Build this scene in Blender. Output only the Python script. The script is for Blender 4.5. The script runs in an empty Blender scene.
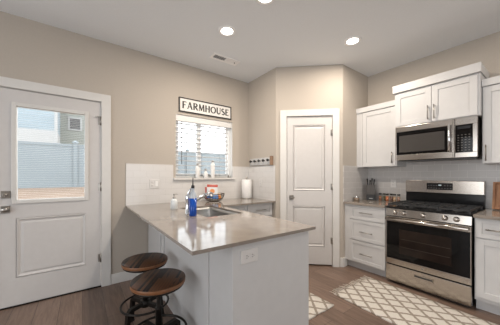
import bpy, bmesh, math, random
from mathutils import Vector, Matrix
random.seed(7)
R = math.radians
PI = math.pi
SC = bpy.context.scene
COL = SC.collection

# ------------------------------------------------------------------ camera, world, exposure
H_CAM, TH, FPX = 1.277, 0.629, 230.456
cam_d = bpy.data.cameras.new('camera')
cam = bpy.data.objects.new('camera', cam_d)
COL.objects.link(cam)
cam.location = (0, 0, H_CAM)
cam.rotation_euler = (R(90), 0, -TH)
cam_d.sensor_fit = 'HORIZONTAL'
cam_d.sensor_width = 36.0
cam_d.lens = FPX / 500 * 36.0
cam_d.shift_y = (175.662 - 162.5) / 500
cam_d.clip_start = 0.02
SC.camera = cam

world = bpy.data.worlds.new('sky')
SC.world = world
world.use_nodes = True
_bg = world.node_tree.nodes['Background']
_bg.inputs['Color'].default_value = (0.93, 0.96, 0.99, 1)
_bg.inputs['Strength'].default_value = 3.1

SC.view_settings.view_transform = 'Standard'
SC.view_settings.look = 'None'
SC.view_settings.gamma = 1.0
SC.view_settings.use_curve_mapping = False
SC.view_settings.exposure = 0.35
SC.cycles.max_bounces = 10
SC.cycles.diffuse_bounces = 5
SC.cycles.transparent_max_bounces = 16
SC.cycles.sample_clamp_indirect = 6.0


def area(name, loc, rot, sx, sy, power, color):
    d = bpy.data.lights.new(name, 'AREA')
    d.shape = 'RECTANGLE'
    d.size, d.size_y = sx, sy
    d.energy = power
    d.color = color
    o = bpy.data.objects.new(name, d)
    o.location = loc
    o.rotation_euler = rot
    COL.objects.link(o)
    return o


CEIL = 2.835
XW0, YW0 = -3.4, -3.4            # walls behind the camera
XR, YL = 3.641, 3.153            # range wall, entry wall


def portal(name, loc, rot, sx, sy):
    """light portal: only guides sampling of the sky through a window opening"""
    o = area(name, loc, rot, sx, sy, 1.0, (1, 1, 1))
    o.data.cycles.is_portal = True
    return o


portal('sky_portal_kitchen_window', (1.489, YL + 0.15, 1.69), (R(90), 0, PI), 0.92, 0.90)
portal('sky_portal_entry_door', (-0.248, YL + 0.15, 1.50), (R(90), 0, PI), 0.58, 0.96)
portal('sky_portal_rear_opening', (1.15, YW0 - 0.15, 1.55), (R(90), 0, 0), 2.2, 1.75)  # sits at the unseen opening added in the rear wall
portal('sky_portal_back_opening', (XW0 - 0.15, 0.05, 1.4), (0, R(-90), 0), 2.2, 3.9)  # sits at the unseen opening added in the side wall
CAN_POWER = 14.3
CAN_COLOR = (1.0, 0.885, 0.76)


# ------------------------------------------------------------------ materials
def mat(name, col, rough=0.5, metal=0.0, spec=None, coat=0.0, emit=None, estr=0.0):
    m = bpy.data.materials.new(name)
    m.use_nodes = True
    b = m.node_tree.nodes['Principled BSDF']
    b.inputs['Base Color'].default_value = (*col, 1)
    b.inputs['Roughness'].default_value = rough
    b.inputs['Metallic'].default_value = metal
    if spec is not None:
        b.inputs['Specular IOR Level'].default_value = spec
    if coat:
        b.inputs['Coat Weight'].default_value = coat
    if emit:
        b.inputs['Emission Color'].default_value = (*emit, 1)
        b.inputs['Emission Strength'].default_value = estr
    return m


def bsdf(m):
    return m.node_tree.nodes['Principled BSDF']


def node(m, t, **kw):
    n = m.node_tree.nodes.new(t)
    for k, v in kw.items():
        setattr(n, k, v)
    return n


def lk(m, a, b):
    m.node_tree.links.new(a, b)


def ramp(m, fac, stops):
    r = node(m, 'ShaderNodeValToRGB')
    e = r.color_ramp.elements
    while len(e) < len(stops):
        e.new(0.5)
    for i, (p, c) in enumerate(stops):
        e[i].position = p
        e[i].color = (*c, 1)
    lk(m, fac, r.inputs['Fac'])
    return r


def coords(m, order='xyz', rotz=0.0, scale=(1, 1, 1)):
    """object coordinates, axes reordered, then rotated and scaled"""
    tc = node(m, 'ShaderNodeTexCoord')
    sep = node(m, 'ShaderNodeSeparateXYZ')
    lk(m, tc.outputs['Object'], sep.inputs[0])
    cmb = node(m, 'ShaderNodeCombineXYZ')
    for i, ax in enumerate(order):
        lk(m, sep.outputs['XYZ'.index(ax.upper())], cmb.inputs[i])
    mp = node(m, 'ShaderNodeMapping')
    mp.inputs['Rotation'].default_value = (0, 0, rotz)
    mp.inputs['Scale'].default_value = scale
    lk(m, cmb.outputs[0], mp.inputs[0])
    return mp.outputs[0]


def bump(m, h, strength=0.2, dist=0.002):
    b = node(m, 'ShaderNodeBump')
    b.inputs['Strength'].default_value = strength
    b.inputs['Distance'].default_value = dist
    lk(m, h, b.inputs['Height'])
    lk(m, b.outputs[0], bsdf(m).inputs['Normal'])


def noise(m, vec, scale, detail=3.0, rough=0.55):
    n = node(m, 'ShaderNodeTexNoise')
    n.inputs['Scale'].default_value = scale
    n.inputs['Detail'].default_value = detail
    n.inputs['Roughness'].default_value = rough
    if vec is not None:
        lk(m, vec, n.inputs['Vector'])
    return n


def mottled(name, c0, c1, scale, rough=0.6, metal=0.0, bumpy=0.0, spec=None, stretch=(1, 1, 1), dist=0.002):
    m = mat(name, c0, rough, metal, spec)
    v = coords(m, scale=stretch)
    n = noise(m, v, scale)
    r = ramp(m, n.outputs['Fac'], [(0.3, c0), (0.7, c1)])
    lk(m, r.outputs[0], bsdf(m).inputs['Base Color'])
    if bumpy:
        bump(m, n.outputs['Fac'], bumpy, dist)
    return m


M = {}
M['wall'] = mottled('wall_paint', (0.462, 0.414, 0.360), (0.477, 0.427, 0.372), 60, 0.75, bumpy=0.15, spec=0.25)
M['ceiling'] = mottled('ceiling_paint', (0.80, 0.825, 0.85), (0.83, 0.855, 0.88), 90, 0.85, bumpy=0.35, spec=0.2)
M['trim'] = mottled('white_trim_paint', (0.66, 0.645, 0.62), (0.68, 0.665, 0.64), 20, 0.38)
M['door'] = mottled('door_paint', (0.59, 0.57, 0.555), (0.61, 0.59, 0.575), 20, 0.42)
M['cabinet'] = mottled('cabinet_white', (0.57, 0.565, 0.562), (0.59, 0.585, 0.582), 15, 0.36)
M['pencab'] = M['cabinet']
M['plastic_white'] = mat('white_plastic', (0.66, 0.64, 0.62), 0.35)
M['slot'] = mat('dark_slot', (0.06, 0.055, 0.05), 0.5)
M['nickel'] = mottled('brushed_nickel', (0.36, 0.34, 0.31), (0.44, 0.41, 0.38), 80, 0.32, 1.0, stretch=(1, 12, 12))
M['pull'] = mottled('pull_nickel', (0.30, 0.28, 0.26), (0.38, 0.36, 0.33), 80, 0.35, 1.0)
M['chrome'] = mat('chrome', (0.72, 0.73, 0.75), 0.10, 1.0)
M['steel'] = mottled('stainless_steel', (0.46, 0.42, 0.38), (0.53, 0.485, 0.44), 30, 0.19, 1.0, stretch=(1, 1, 40), bumpy=0.03)
M['sink_steel'] = mottled('sink_steel', (0.42, 0.41, 0.40), (0.50, 0.49, 0.47), 40, 0.28, 1.0, stretch=(1, 20, 1))
M['black_glass'] = mat('black_glass', (0.006, 0.0055, 0.0055), 0.05, 0.0, spec=0.22)
M['oven_window'] = mottled('oven_window', (0.013, 0.009, 0.008), (0.024, 0.016, 0.012), 6, 0.08, spec=0.22)
M['mw_window'] = mottled('microwave_window', (0.05, 0.046, 0.043), (0.065, 0.06, 0.056), 300, 0.12)
M['enamel'] = mat('black_enamel', (0.009, 0.009, 0.0095), 0.14, spec=0.3)
M['iron'] = mottled('cast_iron', (0.015, 0.015, 0.016), (0.03, 0.03, 0.03), 90, 0.48, bumpy=0.2)
M['rackdark'] = mat('dark_rack', (0.07, 0.055, 0.045), 0.4, 0.6)
M['display'] = mat('dark_display', (0.012, 0.012, 0.014), 0.15)
M['digits'] = mat('display_digits', (0.55, 0.6, 0.6), 0.4, emit=(0.7, 0.85, 0.9), estr=0.3)
M['keys'] = mat('key_print', (0.16, 0.15, 0.145), 0.5)
M['dark_metal'] = mottled('gunmetal', (0.022, 0.020, 0.018), (0.04, 0.036, 0.032), 40, 0.40, 0.8, bumpy=0.05)
M['wire'] = mottled('bronze_wire', (0.06, 0.045, 0.035), (0.11, 0.08, 0.06), 50, 0.4, 0.8)
M['black_plastic'] = mat('black_plastic', (0.018, 0.017, 0.017), 0.35)
M['ceramic'] = mottled('white_ceramic', (0.78, 0.77, 0.75), (0.84, 0.83, 0.81), 8, 0.3)
M['cap'] = mottled('grey_cap', (0.34, 0.32, 0.30), (0.42, 0.40, 0.38), 30, 0.45, 0.4)
M['paper'] = mottled('paper_towel', (0.82, 0.81, 0.79), (0.88, 0.87, 0.85), 60, 0.9, bumpy=0.4)
M['vinyl'] = mat('white_vinyl', (0.80, 0.81, 0.81), 0.35)
M['blind'] = mat('blind_slat', (0.74, 0.735, 0.72), 0.5)
M['slat'] = mat('painted_slat', (0.66, 0.66, 0.66), 0.55)
M['cordm'] = mat('blind_cord', (0.08, 0.075, 0.07), 0.7)
M['sign_board'] = mottled('sign_board', (0.80, 0.78, 0.75), (0.74, 0.72, 0.69), 25, 0.6)
M['black_paint'] = mottled('black_paint', (0.015, 0.015, 0.015), (0.035, 0.033, 0.032), 40, 0.55)
M['rackwood'] = mottled('whitewashed_wood', (0.46, 0.45, 0.44), (0.62, 0.61, 0.60), 18, 0.7, stretch=(1, 8, 8), bumpy=0.1)
M['rack_end'] = mottled('brown_wood_end', (0.22, 0.14, 0.09), (0.32, 0.21, 0.14), 20, 0.6)
M['rubber'] = mat('black_rubber', (0.02, 0.02, 0.02), 0.7)
M['grille'] = mottled('vent_white', (0.92, 0.92, 0.92), (0.94, 0.94, 0.94), 15, 0.4)
M['vent_dark'] = mat('vent_shade_and_lever', (0.07, 0.07, 0.07), 0.8)
M['lens'] = mat('lamp_lens', (0.9, 0.9, 0.9), 0.4, emit=(1.0, 0.93, 0.82), estr=6.0)
M['orange_peel'] = mottled('orange_peel', (0.75, 0.26, 0.05), (0.82, 0.32, 0.07), 60, 0.45, bumpy=0.2)
M['yellow_pkt'] = mottled('tan_packet', (0.52, 0.40, 0.28), (0.62, 0.50, 0.36), 20, 0.4)
M['blue_pkt'] = mottled('blue_packet', (0.05, 0.14, 0.36), (0.08, 0.20, 0.46), 14, 0.35)
M['dirt'] = mottled('bare_dirt', (0.229, 0.158, 0.114), (0.276, 0.198, 0.145), 2.5, 0.95, bumpy=0.4, dist=0.03)
M['fence'] = mottled('vinyl_fence', (0.212, 0.240, 0.253), (0.228, 0.258, 0.270), 1.5, 0.6)  # white vinyl; its blue grey shade is put into the colour
M['siding_white'] = mottled('white_stucco', (0.395, 0.390, 0.379), (0.419, 0.414, 0.403), 3, 0.8)
M['roofing'] = mottled('grey_shingle', (0.26, 0.27, 0.27), (0.36, 0.37, 0.37), 6, 0.9, bumpy=0.3)
M['salt'] = mottled('tea_tin', (0.20, 0.15, 0.11), (0.30, 0.23, 0.17), 25, 0.3, 0.5)

# soapy liquids and clear plastic
M['blue_liquid'] = mat('blue_dish_soap', (0.006, 0.075, 0.42), 0.12)
bsdf(M['blue_liquid']).inputs['Transmission Weight'].default_value = 0.15
M['clear'] = mat('clear_plastic', (0.80, 0.87, 0.92), 0.12)
bsdf(M['clear']).inputs['Transmission Weight'].default_value = 0.55
M['soap'] = mat('milky_soap_bottle', (0.80, 0.83, 0.84), 0.18)
bsdf(M['soap']).inputs['Transmission Weight'].default_value = 0.1


def glass_mat(name, refl=0.06, tint=(1, 1, 1)):
    m = bpy.data.materials.new(name)
    m.use_nodes = True
    nt = m.node_tree
    nt.nodes.clear()
    out = nt.nodes.new('ShaderNodeOutputMaterial')
    mx = nt.nodes.new('ShaderNodeMixShader')
    t = nt.nodes.new('ShaderNodeBsdfTransparent')
    t.inputs[0].default_value = (*tint, 1)
    g = nt.nodes.new('ShaderNodeBsdfGlossy')
    g.inputs['Roughness'].default_value = 0.02
    mx.inputs[0].default_value = refl
    nt.links.new(t.outputs[0], mx.inputs[1])
    nt.links.new(g.outputs[0], mx.inputs[2])
    nt.links.new(mx.outputs[0], out.inputs[0])
    return m


M['pane'] = glass_mat('window_pane', 0.05, (0.97, 0.99, 1.0))
M['jar_glass'] = glass_mat('jar_glass', 0.06, (0.9, 0.9, 0.88))


def tile_mat(name, c0, c1, grout, mortar=0.0022):
    m = mat(name, c0, 0.22)
    v = coords(m, 'xzy')
    b = node(m, 'ShaderNodeTexBrick')
    b.inputs['Color1'].default_value = (*c0, 1)
    b.inputs['Color2'].default_value = (*c1, 1)
    b.inputs['Mortar'].default_value = (*grout, 1)
    b.inputs['Scale'].default_value = 1.0
    b.inputs['Mortar Size'].default_value = mortar
    b.inputs['Mortar Smooth'].default_value = 0.1
    b.inputs['Brick Width'].default_value = 0.155
    b.inputs['Row Height'].default_value = 0.0785
    lk(m, v, b.inputs['Vector'])
    lk(m, b.outputs['Color'], bsdf(m).inputs['Base Color'])
    inv = node(m, 'ShaderNodeMath', operation='SUBTRACT')
    inv.inputs[0].default_value = 1.0
    lk(m, b.outputs['Fac'], inv.inputs[1])
    bump(m, inv.outputs[0], 0.5, 0.0015)
    return m


M['tile'] = tile_mat('subway_tile_shaded', (0.52, 0.495, 0.475), (0.55, 0.525, 0.505), (0.66, 0.635, 0.61))  # same white tile, darkened: shade under the cabinets put into its colour
M['tile_left'] = tile_mat('subway_tile_white', (0.66, 0.64, 0.62), (0.675, 0.655, 0.635), (0.60, 0.58, 0.56), 0.0018)


def quartz():
    m = mat('taupe_quartz', (0.3, 0.27, 0.24), 0.09, spec=0.85)
    v = coords(m)
    n = noise(m, v, 220, 4)
    n2 = noise(m, v, 9, 3)
    mx = node(m, 'ShaderNodeMath', operation='MULTIPLY_ADD')
    lk(m, n.outputs['Fac'], mx.inputs[0])
    mx.inputs[1].default_value = 0.7
    lk(m, n2.outputs['Fac'], mx.inputs[2])
    r = ramp(m, mx.outputs[0], [(0.55, (0.225, 0.192, 0.165)), (1.05, (0.285, 0.248, 0.214))])
    lk(m, r.outputs[0], bsdf(m).inputs['Base Color'])
    return m


M['quartz'] = quartz()


def planks(name, c, order, rotz, width, length, rough, grain=30, gap=0.0016, gapc=(0.03, 0.022, 0.018), bs=0.25, var=0.30):
    """c = three colours dark..light; boards run along the first axis of order"""
    m = mat(name, c[1], rough)
    v = coords(m, order, rotz)
    b = node(m, 'ShaderNodeTexBrick')
    b.offset = 0.37
    b.inputs['Color1'].default_value = (0, 0, 0, 1)
    b.inputs['Color2'].default_value = (1, 1, 1, 1)
    b.inputs['Mortar'].default_value = (0.5, 0.5, 0.5, 1)
    b.inputs['Scale'].default_value = 1.0
    b.inputs['Mortar Size'].default_value = gap
    b.inputs['Mortar Smooth'].default_value = 0.2
    b.inputs['Brick Width'].default_value = length
    b.inputs['Row Height'].default_value = width
    lk(m, v, b.inputs['Vector'])
    st = node(m, 'ShaderNodeMapping')
    st.inputs['Scale'].default_value = (1.0, 11.0, 1.0)
    lk(m, v, st.inputs[0])
    n = noise(m, st.outputs[0], grain * 0.12, 6, 0.62)
    n.inputs['Distortion'].default_value = 0.6
    n2 = noise(m, st.outputs[0], grain, 3, 0.6)
    a = node(m, 'ShaderNodeMath', operation='MULTIPLY_ADD')
    lk(m, b.outputs['Color'], a.inputs[0])
    a.inputs[1].default_value = var
    lk(m, n.outputs['Fac'], a.inputs[2])
    a2 = node(m, 'ShaderNodeMath', operation='MULTIPLY_ADD')
    lk(m, n2.outputs['Fac'], a2.inputs[0])
    a2.inputs[1].default_value = 0.25
    lk(m, a.outputs[0], a2.inputs[2])
    r = ramp(m, a2.outputs[0], [(0.48 + var * 0.35 - 0.105, c[0]), (0.76 + (var - 0.3) * 0.55, c[1]), (1.02 + (var - 0.3) * 0.8, c[2])])
    mx = node(m, 'ShaderNodeMix', data_type='RGBA')
    lk(m, b.outputs['Fac'], mx.inputs[0])
    lk(m, r.outputs[0], mx.inputs[6])
    mx.inputs[7].default_value = (*gapc, 1)
    lk(m, mx.outputs[2], bsdf(m).inputs['Base Color'])
    inv = node(m, 'ShaderNodeMath', operation='SUBTRACT')
    inv.inputs[0].default_value = 1.0
    lk(m, b.outputs['Fac'], inv.inputs[1])
    bump(m, inv.outputs[0], bs, 0.0015)
    return m


M['floor'] = planks('wood_plank_floor', [(0.112, 0.072, 0.052), (0.172, 0.114, 0.085), (0.240, 0.165, 0.126)],
                    'yxz', 0, 0.178, 1.22, 0.38)
M['seat_wood'] = planks('striped_seat_wood', [(0.006, 0.0035, 0.0025), (0.018, 0.008, 0.005), (0.090, 0.038, 0.017)],
                        'xyz', R(-36), 0.0185, 3.0, 0.42, grain=60, gap=0.0012, var=0.80)
bsdf(M['seat_wood']).inputs['Specular IOR Level'].default_value = 0.25
M['seat_edge'] = mottled('seat_edge_wood', (0.16, 0.065, 0.025), (0.26, 0.11, 0.045), 30, 0.4, stretch=(1, 1, 6))
M['board_wood'] = planks('reddish_board_wood', [(0.16, 0.065, 0.028), (0.26, 0.115, 0.05), (0.38, 0.19, 0.09)],
                         'zxy', 0, 0.045, 0.9, 0.45, grain=40, gap=0.0006)
M['lightwood'] = mottled('light_maple', (0.50, 0.33, 0.20), (0.60, 0.42, 0.27), 14, 0.5, stretch=(10, 10, 1))
M['siding'] = planks('pale_blue_siding', [(0.253, 0.300, 0.324), (0.276, 0.324, 0.348), (0.300, 0.348, 0.371)],
                     'xzy', 0, 0.20, 6.0, 0.7, grain=3, gap=0.012, gapc=(0.30, 0.38, 0.44))
M['siding_green'] = planks('grey_green_siding', [(0.245, 0.253, 0.221), (0.269, 0.276, 0.245), (0.292, 0.300, 0.269)],
                           'xzy', 0, 0.20, 6.0, 0.7, grain=3, gap=0.012, gapc=(0.28, 0.30, 0.27))


def rug_mat():
    m = mat('woven_diamond_rug', (0.7, 0.66, 0.6), 0.95, spec=0.1)
    v = coords(m)
    wob = noise(m, v, 35, 2)
    add = node(m, 'ShaderNodeVectorMath', operation='MULTIPLY_ADD')
    lk(m, wob.outputs['Color'], add.inputs[0])
    add.inputs[1].default_value = (0.018, 0.018, 0)
    lk(m, v, add.inputs[2])
    sp = node(m, 'ShaderNodeSeparateXYZ')
    lk(m, add.outputs[0], sp.inputs[0])

    def math_(op, a, b=None, c=None):
        n = node(m, 'ShaderNodeMath', operation=op)
        for i, q in enumerate((a, b, c)):
            if q is None:
                continue
            if isinstance(q, (int, float)):
                n.inputs[i].default_value = q
            else:
                lk(m, q, n.inputs[i])
        return n.outputs[0]
    x = math_('MULTIPLY', sp.outputs[0], 1 / 0.148)
    y = math_('MULTIPLY', sp.outputs[1], 1 / 0.185)
    masks = []
    for op in ('ADD', 'SUBTRACT'):
        f = math_('FRACT', math_(op, x, y))
        d = math_('ABSOLUTE', math_('SUBTRACT', f, 0.5))
        masks.append(math_('LESS_THAN', d, 0.105))
    lines = math_('MAXIMUM', masks[0], masks[1])
    weave = noise(m, v, 240, 2)
    base = ramp(m, weave.outputs['Fac'], [(0.3, (0.56, 0.52, 0.465)), (0.7, (0.70, 0.665, 0.61))])
    dark = ramp(m, weave.outputs['Fac'], [(0.3, (0.23, 0.19, 0.155)), (0.7, (0.38, 0.33, 0.28))])
    mx = node(m, 'ShaderNodeMix', data_type='RGBA')
    lk(m, lines, mx.inputs[0])
    lk(m, base.outputs[0], mx.inputs[6])
    lk(m, dark.outputs[0], mx.inputs[7])
    lk(m, mx.outputs[2], bsdf(m).inputs['Base Color'])
    bump(m, weave.outputs['Fac'], 0.6, 0.004)
    return m


M['rug'] = rug_mat()
M['fringe'] = mottled('rug_yarn', (0.66, 0.60, 0.52), (0.76, 0.71, 0.63), 60, 0.95)


def spice_mat(name, c0, c1):
    return mottled(name, c0, c1, 90, 0.8, bumpy=0.3)


# ------------------------------------------------------------------ mesh builder
class MB:
    def __init__(s):
        s.bm = bmesh.new()

    def box(s, x0, x1, y0, y1, z0, z1, mtx=None):
        vs = [s.bm.verts.new((x, y, z)) for z in (z0, z1) for y in (y0, y1) for x in (x0, x1)]
        if mtx is not None:
            for v in vs:
                v.co = mtx @ v.co
        for f in ((0, 2, 3, 1), (4, 5, 7, 6), (0, 1, 5, 4), (2, 6, 7, 3), (0, 4, 6, 2), (1, 3, 7, 5)):
            s.bm.faces.new([vs[i] for i in f])
        return s

    def frame(s, x0, x1, z0, z1, y0, y1, wx, wz=None):
        """rectangular ring in the xz plane"""
        wz = wx if wz is None else wz
        s.box(x0, x0 + wx, y0, y1, z0, z1)
        s.box(x1 - wx, x1, y0, y1, z0, z1)
        s.box(x0 + wx, x1 - wx, y0, y1, z1 - wz, z1)
        s.box(x0 + wx, x1 - wx, y0, y1, z0, z0 + wz)
        return s

    def prism(s, poly, y0, y1, mtx=None):
        """polygon in xz extruded along y"""
        a = [s.bm.verts.new((p[0], y0, p[1])) for p in poly]
        b = [s.bm.verts.new((p[0], y1, p[1])) for p in poly]
        if mtx is not None:
            for v in a + b:
                v.co = mtx @ v.co
        n = len(poly)
        s.bm.faces.new(a)
        s.bm.faces.new(b[::-1])
        for i in range(n):
            j = (i + 1) % n
            s.bm.faces.new((a[j], a[i], b[i], b[j]))
        return s

    def lathe(s, prof, c=(0, 0, 0), n=24, mtx=None, smooth=True):
        """profile of (r, z) revolved about z through c"""
        rings = []
        for r, z in prof:
            if r < 1e-6:
                rings.append([s.bm.verts.new((c[0], c[1], c[2] + z))])
            else:
                rings.append([s.bm.verts.new((c[0] + r * math.cos(2 * PI * k / n), c[1] + r * math.sin(2 * PI * k / n), c[2] + z)) for k in range(n)])
        if mtx is not None:
            for rg in rings:
                for v in rg:
                    v.co = mtx @ v.co
        for a, b in zip(rings, rings[1:]):
            for k in range(n):
                j = (k + 1) % n
                if len(a) == 1 and len(b) == 1:
                    continue
                if len(a) == 1:
                    f = s.bm.faces.new((a[0], b[k], b[j]))
                elif len(b) == 1:
                    f = s.bm.faces.new((a[k], a[j], b[0]))
                else:
                    f = s.bm.faces.new((a[k], a[j], b[j], b[k]))
                f.smooth = smooth
        return s

    def tube(s, pts, r, n=8, closed=False, smooth=True, cap=True, up=None, rx=None):
        """tube along points; rx = second radius for a flat section"""
        P = [Vector(p) for p in pts]
        m = len(P)
        rings = []
        prev = None
        for i in range(m):
            if closed:
                d = (P[(i + 1) % m] - P[i - 1]).normalized()
            else:
                d = (P[min(i + 1, m - 1)] - P[max(i - 1, 0)]).normalized()
            if prev is None:
                u0 = Vector(up) if up else (Vector((0, 0, 1)) if abs(d.z) < 0.9 else Vector((1, 0, 0)))
            else:
                u0 = prev
            u0 = (u0 - d * u0.dot(d)).normalized()
            prev = u0
            w = d.cross(u0)
            rr = r[i] if isinstance(r, (list, tuple)) else r
            r2 = rx if rx is not None else rr
            off = PI / 4 if n == 4 else 0
            k_ = math.sqrt(2) if n == 4 else 1
            rings.append([s.bm.verts.new(P[i] + u0 * rr * k_ * math.cos(2 * PI * k / n + off) + w * r2 * k_ * math.sin(2 * PI * k / n + off)) for k in range(n)])
        pairs = list(zip(rings, rings[1:])) + ([(rings[-1], rings[0])] if closed else [])
        for a, b in pairs:
            for k in range(n):
                j = (k + 1) % n
                f = s.bm.faces.new((a[k], a[j], b[j], b[k]))
                f.smooth = smooth and n > 4
        if cap and not closed:
            s.bm.faces.new(rings[0][::-1])
            s.bm.faces.new(rings[-1])
        return s

    def slab(s, xs, ys, keep, z0, z1):
        """grid slab; keep(i, j) says whether a cell is solid"""
        top, bot = {}, {}

        def g(d, i, j, z):
            if (i, j) not in d:
                d[(i, j)] = s.bm.verts.new((xs[i], ys[j], z))
            return d[(i, j)]
        nx, ny = len(xs) - 1, len(ys) - 1
        K = lambda i, j: 0 <= i < nx and 0 <= j < ny and keep(i, j)
        for i in range(nx):
            for j in range(ny):
                if not K(i, j):
                    continue
                c = [(i, j), (i + 1, j), (i + 1, j + 1), (i, j + 1)]
                s.bm.faces.new([g(top, *q, z1) for q in c])
                s.bm.faces.new([g(bot, *q, z0) for q in c[::-1]])
                for (di, dj), (a, b) in zip(((0, -1), (1, 0), (0, 1), (-1, 0)), ((0, 1), (1, 2), (2, 3), (3, 0))):
                    if not K(i + di, j + dj):
                        s.bm.faces.new((g(bot, *c[a], z0), g(bot, *c[b], z0), g(top, *c[b], z1), g(top, *c[a], z1)))
        return s

    def build(s, name, m, parent=None, loc=(0, 0, 0), rotz=0.0, bevel=0.0, seg=2):
        bmesh.ops.recalc_face_normals(s.bm, faces=s.bm.faces)
        me = bpy.data.meshes.new(name)
        s.bm.to_mesh(me)
        s.bm.free()
        o = bpy.data.objects.new(name, me)
        COL.objects.link(o)
        me.materials.append(m if not isinstance(m, str) else M[m])
        o.location = loc
        o.rotation_euler = (0, 0, rotz)
        if parent:
            o.parent = parent
        if bevel:
            b = o.modifiers.new('bevel', 'BEVEL')
            b.width = bevel
            b.segments = seg
            b.limit_method = 'ANGLE'
            b.angle_limit = R(40)
        return o


def tag(o, label=None, cat=None, group=None, kind=None):
    if label:
        o['label'] = label
    if cat:
        o['category'] = cat
    if group:
        o['group'] = group
    if kind:
        o['kind'] = kind
    return o


def thing(name, label, cat, loc=(0, 0, 0), rotz=0.0, group=None, kind=None):
    o = bpy.data.objects.new(name, None)
    o.empty_display_size = 0.1
    COL.objects.link(o)
    o.location = loc
    o.rotation_euler = (0, 0, rotz)
    return tag(o, label, cat, group, kind)


def copy_tree(o, parent=None):
    c = o.copy()
    COL.objects.link(c)
    if parent:
        c.parent = parent
    for ch in list(o.children):
        copy_tree(ch, c)
    return c


ROT_R = R(-90)                      # local frame of things on walls facing -x
PA, PC = Vector((2.257, 2.468)), Vector((2.946, 1.844))
DU = (PC - PA).normalized()
ROT_D = math.atan2(DU.y, DU.x)      # local frame of the angled pantry wall
DLEN = (PC - PA).length

# ------------------------------------------------------------------ the setting
st = lambda o, label, cat: tag(o, label, cat, kind='structure')

st(MB().box(XW0 - 0.2, XR + 0.2, YW0 - 0.2, YL + 0.15, -0.1, 0).build('floor', 'floor'),
   'brown wood plank floor', 'floor')
st(MB().box(XW0 - 0.2, XR + 0.2, YW0 - 0.2, YL + 0.15, CEIL, CEIL + 0.1).build('ceiling', 'ceiling'),
   'grey beige textured ceiling', 'ceiling')

# entry wall with holes for the door and the kitchen window
DX0, DX1, DH = -0.664, 0.178, 2.125
WX0, WX1, WZ0, WZ1 = 1.034, 1.944, 1.245, 2.128
WT = 0.14
w = MB()
for b in ((XW0 - 0.15, DX0, 0, CEIL), (DX0, DX1, DH, CEIL), (DX1, WX0, 0, CEIL),
          (WX0, WX1, 0, WZ0), (WX0, WX1, WZ1, CEIL), (WX1, XR + 0.15, 0, CEIL)):
    w.box(b[0], b[1], YL, YL + WT, b[2], b[3])
st(w.build('wall_left', 'wall'), 'beige wall with the entry door and the kitchen window', 'wall')
st(MB().box(PA.x, PA.x + 0.1, PA.y, YL, 0, CEIL).build('wall_corner', 'wall'),
   'short beige wall between window wall and pantry door', 'wall')
PD0, PD1 = 0.152, 0.792
w = MB()
w.box(0.0, PD0, 0, 0.1, 0, CEIL).box(PD0, PD1, 0, 0.1, DH, CEIL).box(PD1, DLEN, 0, 0.1, 0, CEIL)
st(w.build('wall_pantry', 'wall', loc=(PA.x, PA.y, 0), rotz=ROT_D), 'angled beige wall around the pantry door', 'wall')
st(MB().box(PC.x, XR, PC.y, PC.y + 0.1, 0, CEIL).build('wall_return', 'wall'),
   'narrow beige wall beside the knife block counter', 'wall')
st(MB().box(XR, XR + 0.14, YW0 - 0.15, YL, 0, CEIL).build('wall_right', 'wall'), 'beige wall behind the range', 'wall')
# unseen walls behind the camera; their openings are added and sized for fill daylight
w = MB()
for b in ((XW0, 0.05, 0, CEIL), (2.25, XR, 0, CEIL), (0.05, 2.25, 0, 0.68), (0.05, 2.25, 2.43, CEIL)):
    w.box(b[0], b[1], YW0 - 0.14, YW0, b[2], b[3])
st(w.build('wall_rear', 'wall'), 'beige wall behind the camera with an opening added for fill daylight', 'wall')
w = MB()
for b in ((YW0, -1.9, 0, CEIL), (2.0, YL, 0, CEIL), (-1.9, 2.0, 0, 0.3), (-1.9, 2.0, 2.5, CEIL)):
    w.box(XW0 - 0.14, XW0, b[0], b[1], b[2], b[3])
st(w.build('wall_back', 'wall'), 'beige side wall behind the camera with an opening added for fill daylight', 'wall')

# baseboards
st(MB().box(0.272, 0.680, YL - 0.014, YL, 0, 0.118).build('baseboard_left', 'trim', bevel=0.004),
   'white baseboard between entry door and peninsula', 'baseboard')
w = MB()
mt = Matrix.Translation((PA.x, PA.y, 0)) @ Matrix.Rotation(ROT_D, 4, 'Z')
w.box(0.893, DLEN + 0.004, -0.014, 0, 0, 0.13, mt)
w.box(PC.x - 0.006, 3.04, PC.y - 0.014, PC.y, 0, 0.13)
st(w.build('baseboard_return', 'trim', bevel=0.003), 'white baseboard wrapping the corner right of pantry door', 'baseboard')

# casings
def casing(name, x0, x1, zt, width, loc, rotz, label, y0=-0.018):
    c = MB()
    c.box(x0 - width, x0, y0, 0, 0, zt + 0.088)
    c.box(x1, x1 + width, y0, 0, 0, zt + 0.088)
    c.box(x0, x1, y0, 0, zt, zt + 0.088)
    # jamb lining
    c.box(x0, x0 + 0.004, 0, 0.1, 0, zt).box(x1 - 0.004, x1, 0, 0.1, 0, zt).box(x0, x1, 0, 0.1, zt - 0.004, zt)
    return st(c.build(name, 'trim', loc=loc, rotz=rotz, bevel=0.003), label, 'door casing')


casing('trim_1', DX0, DX1, DH, 0.092, (0, YL, 0), 0, 'white casing around the entry door')
casing('trim_2', PD0, PD1, DH, 0.090, (PA.x, PA.y, 0), ROT_D, 'white casing around the pantry door')

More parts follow.
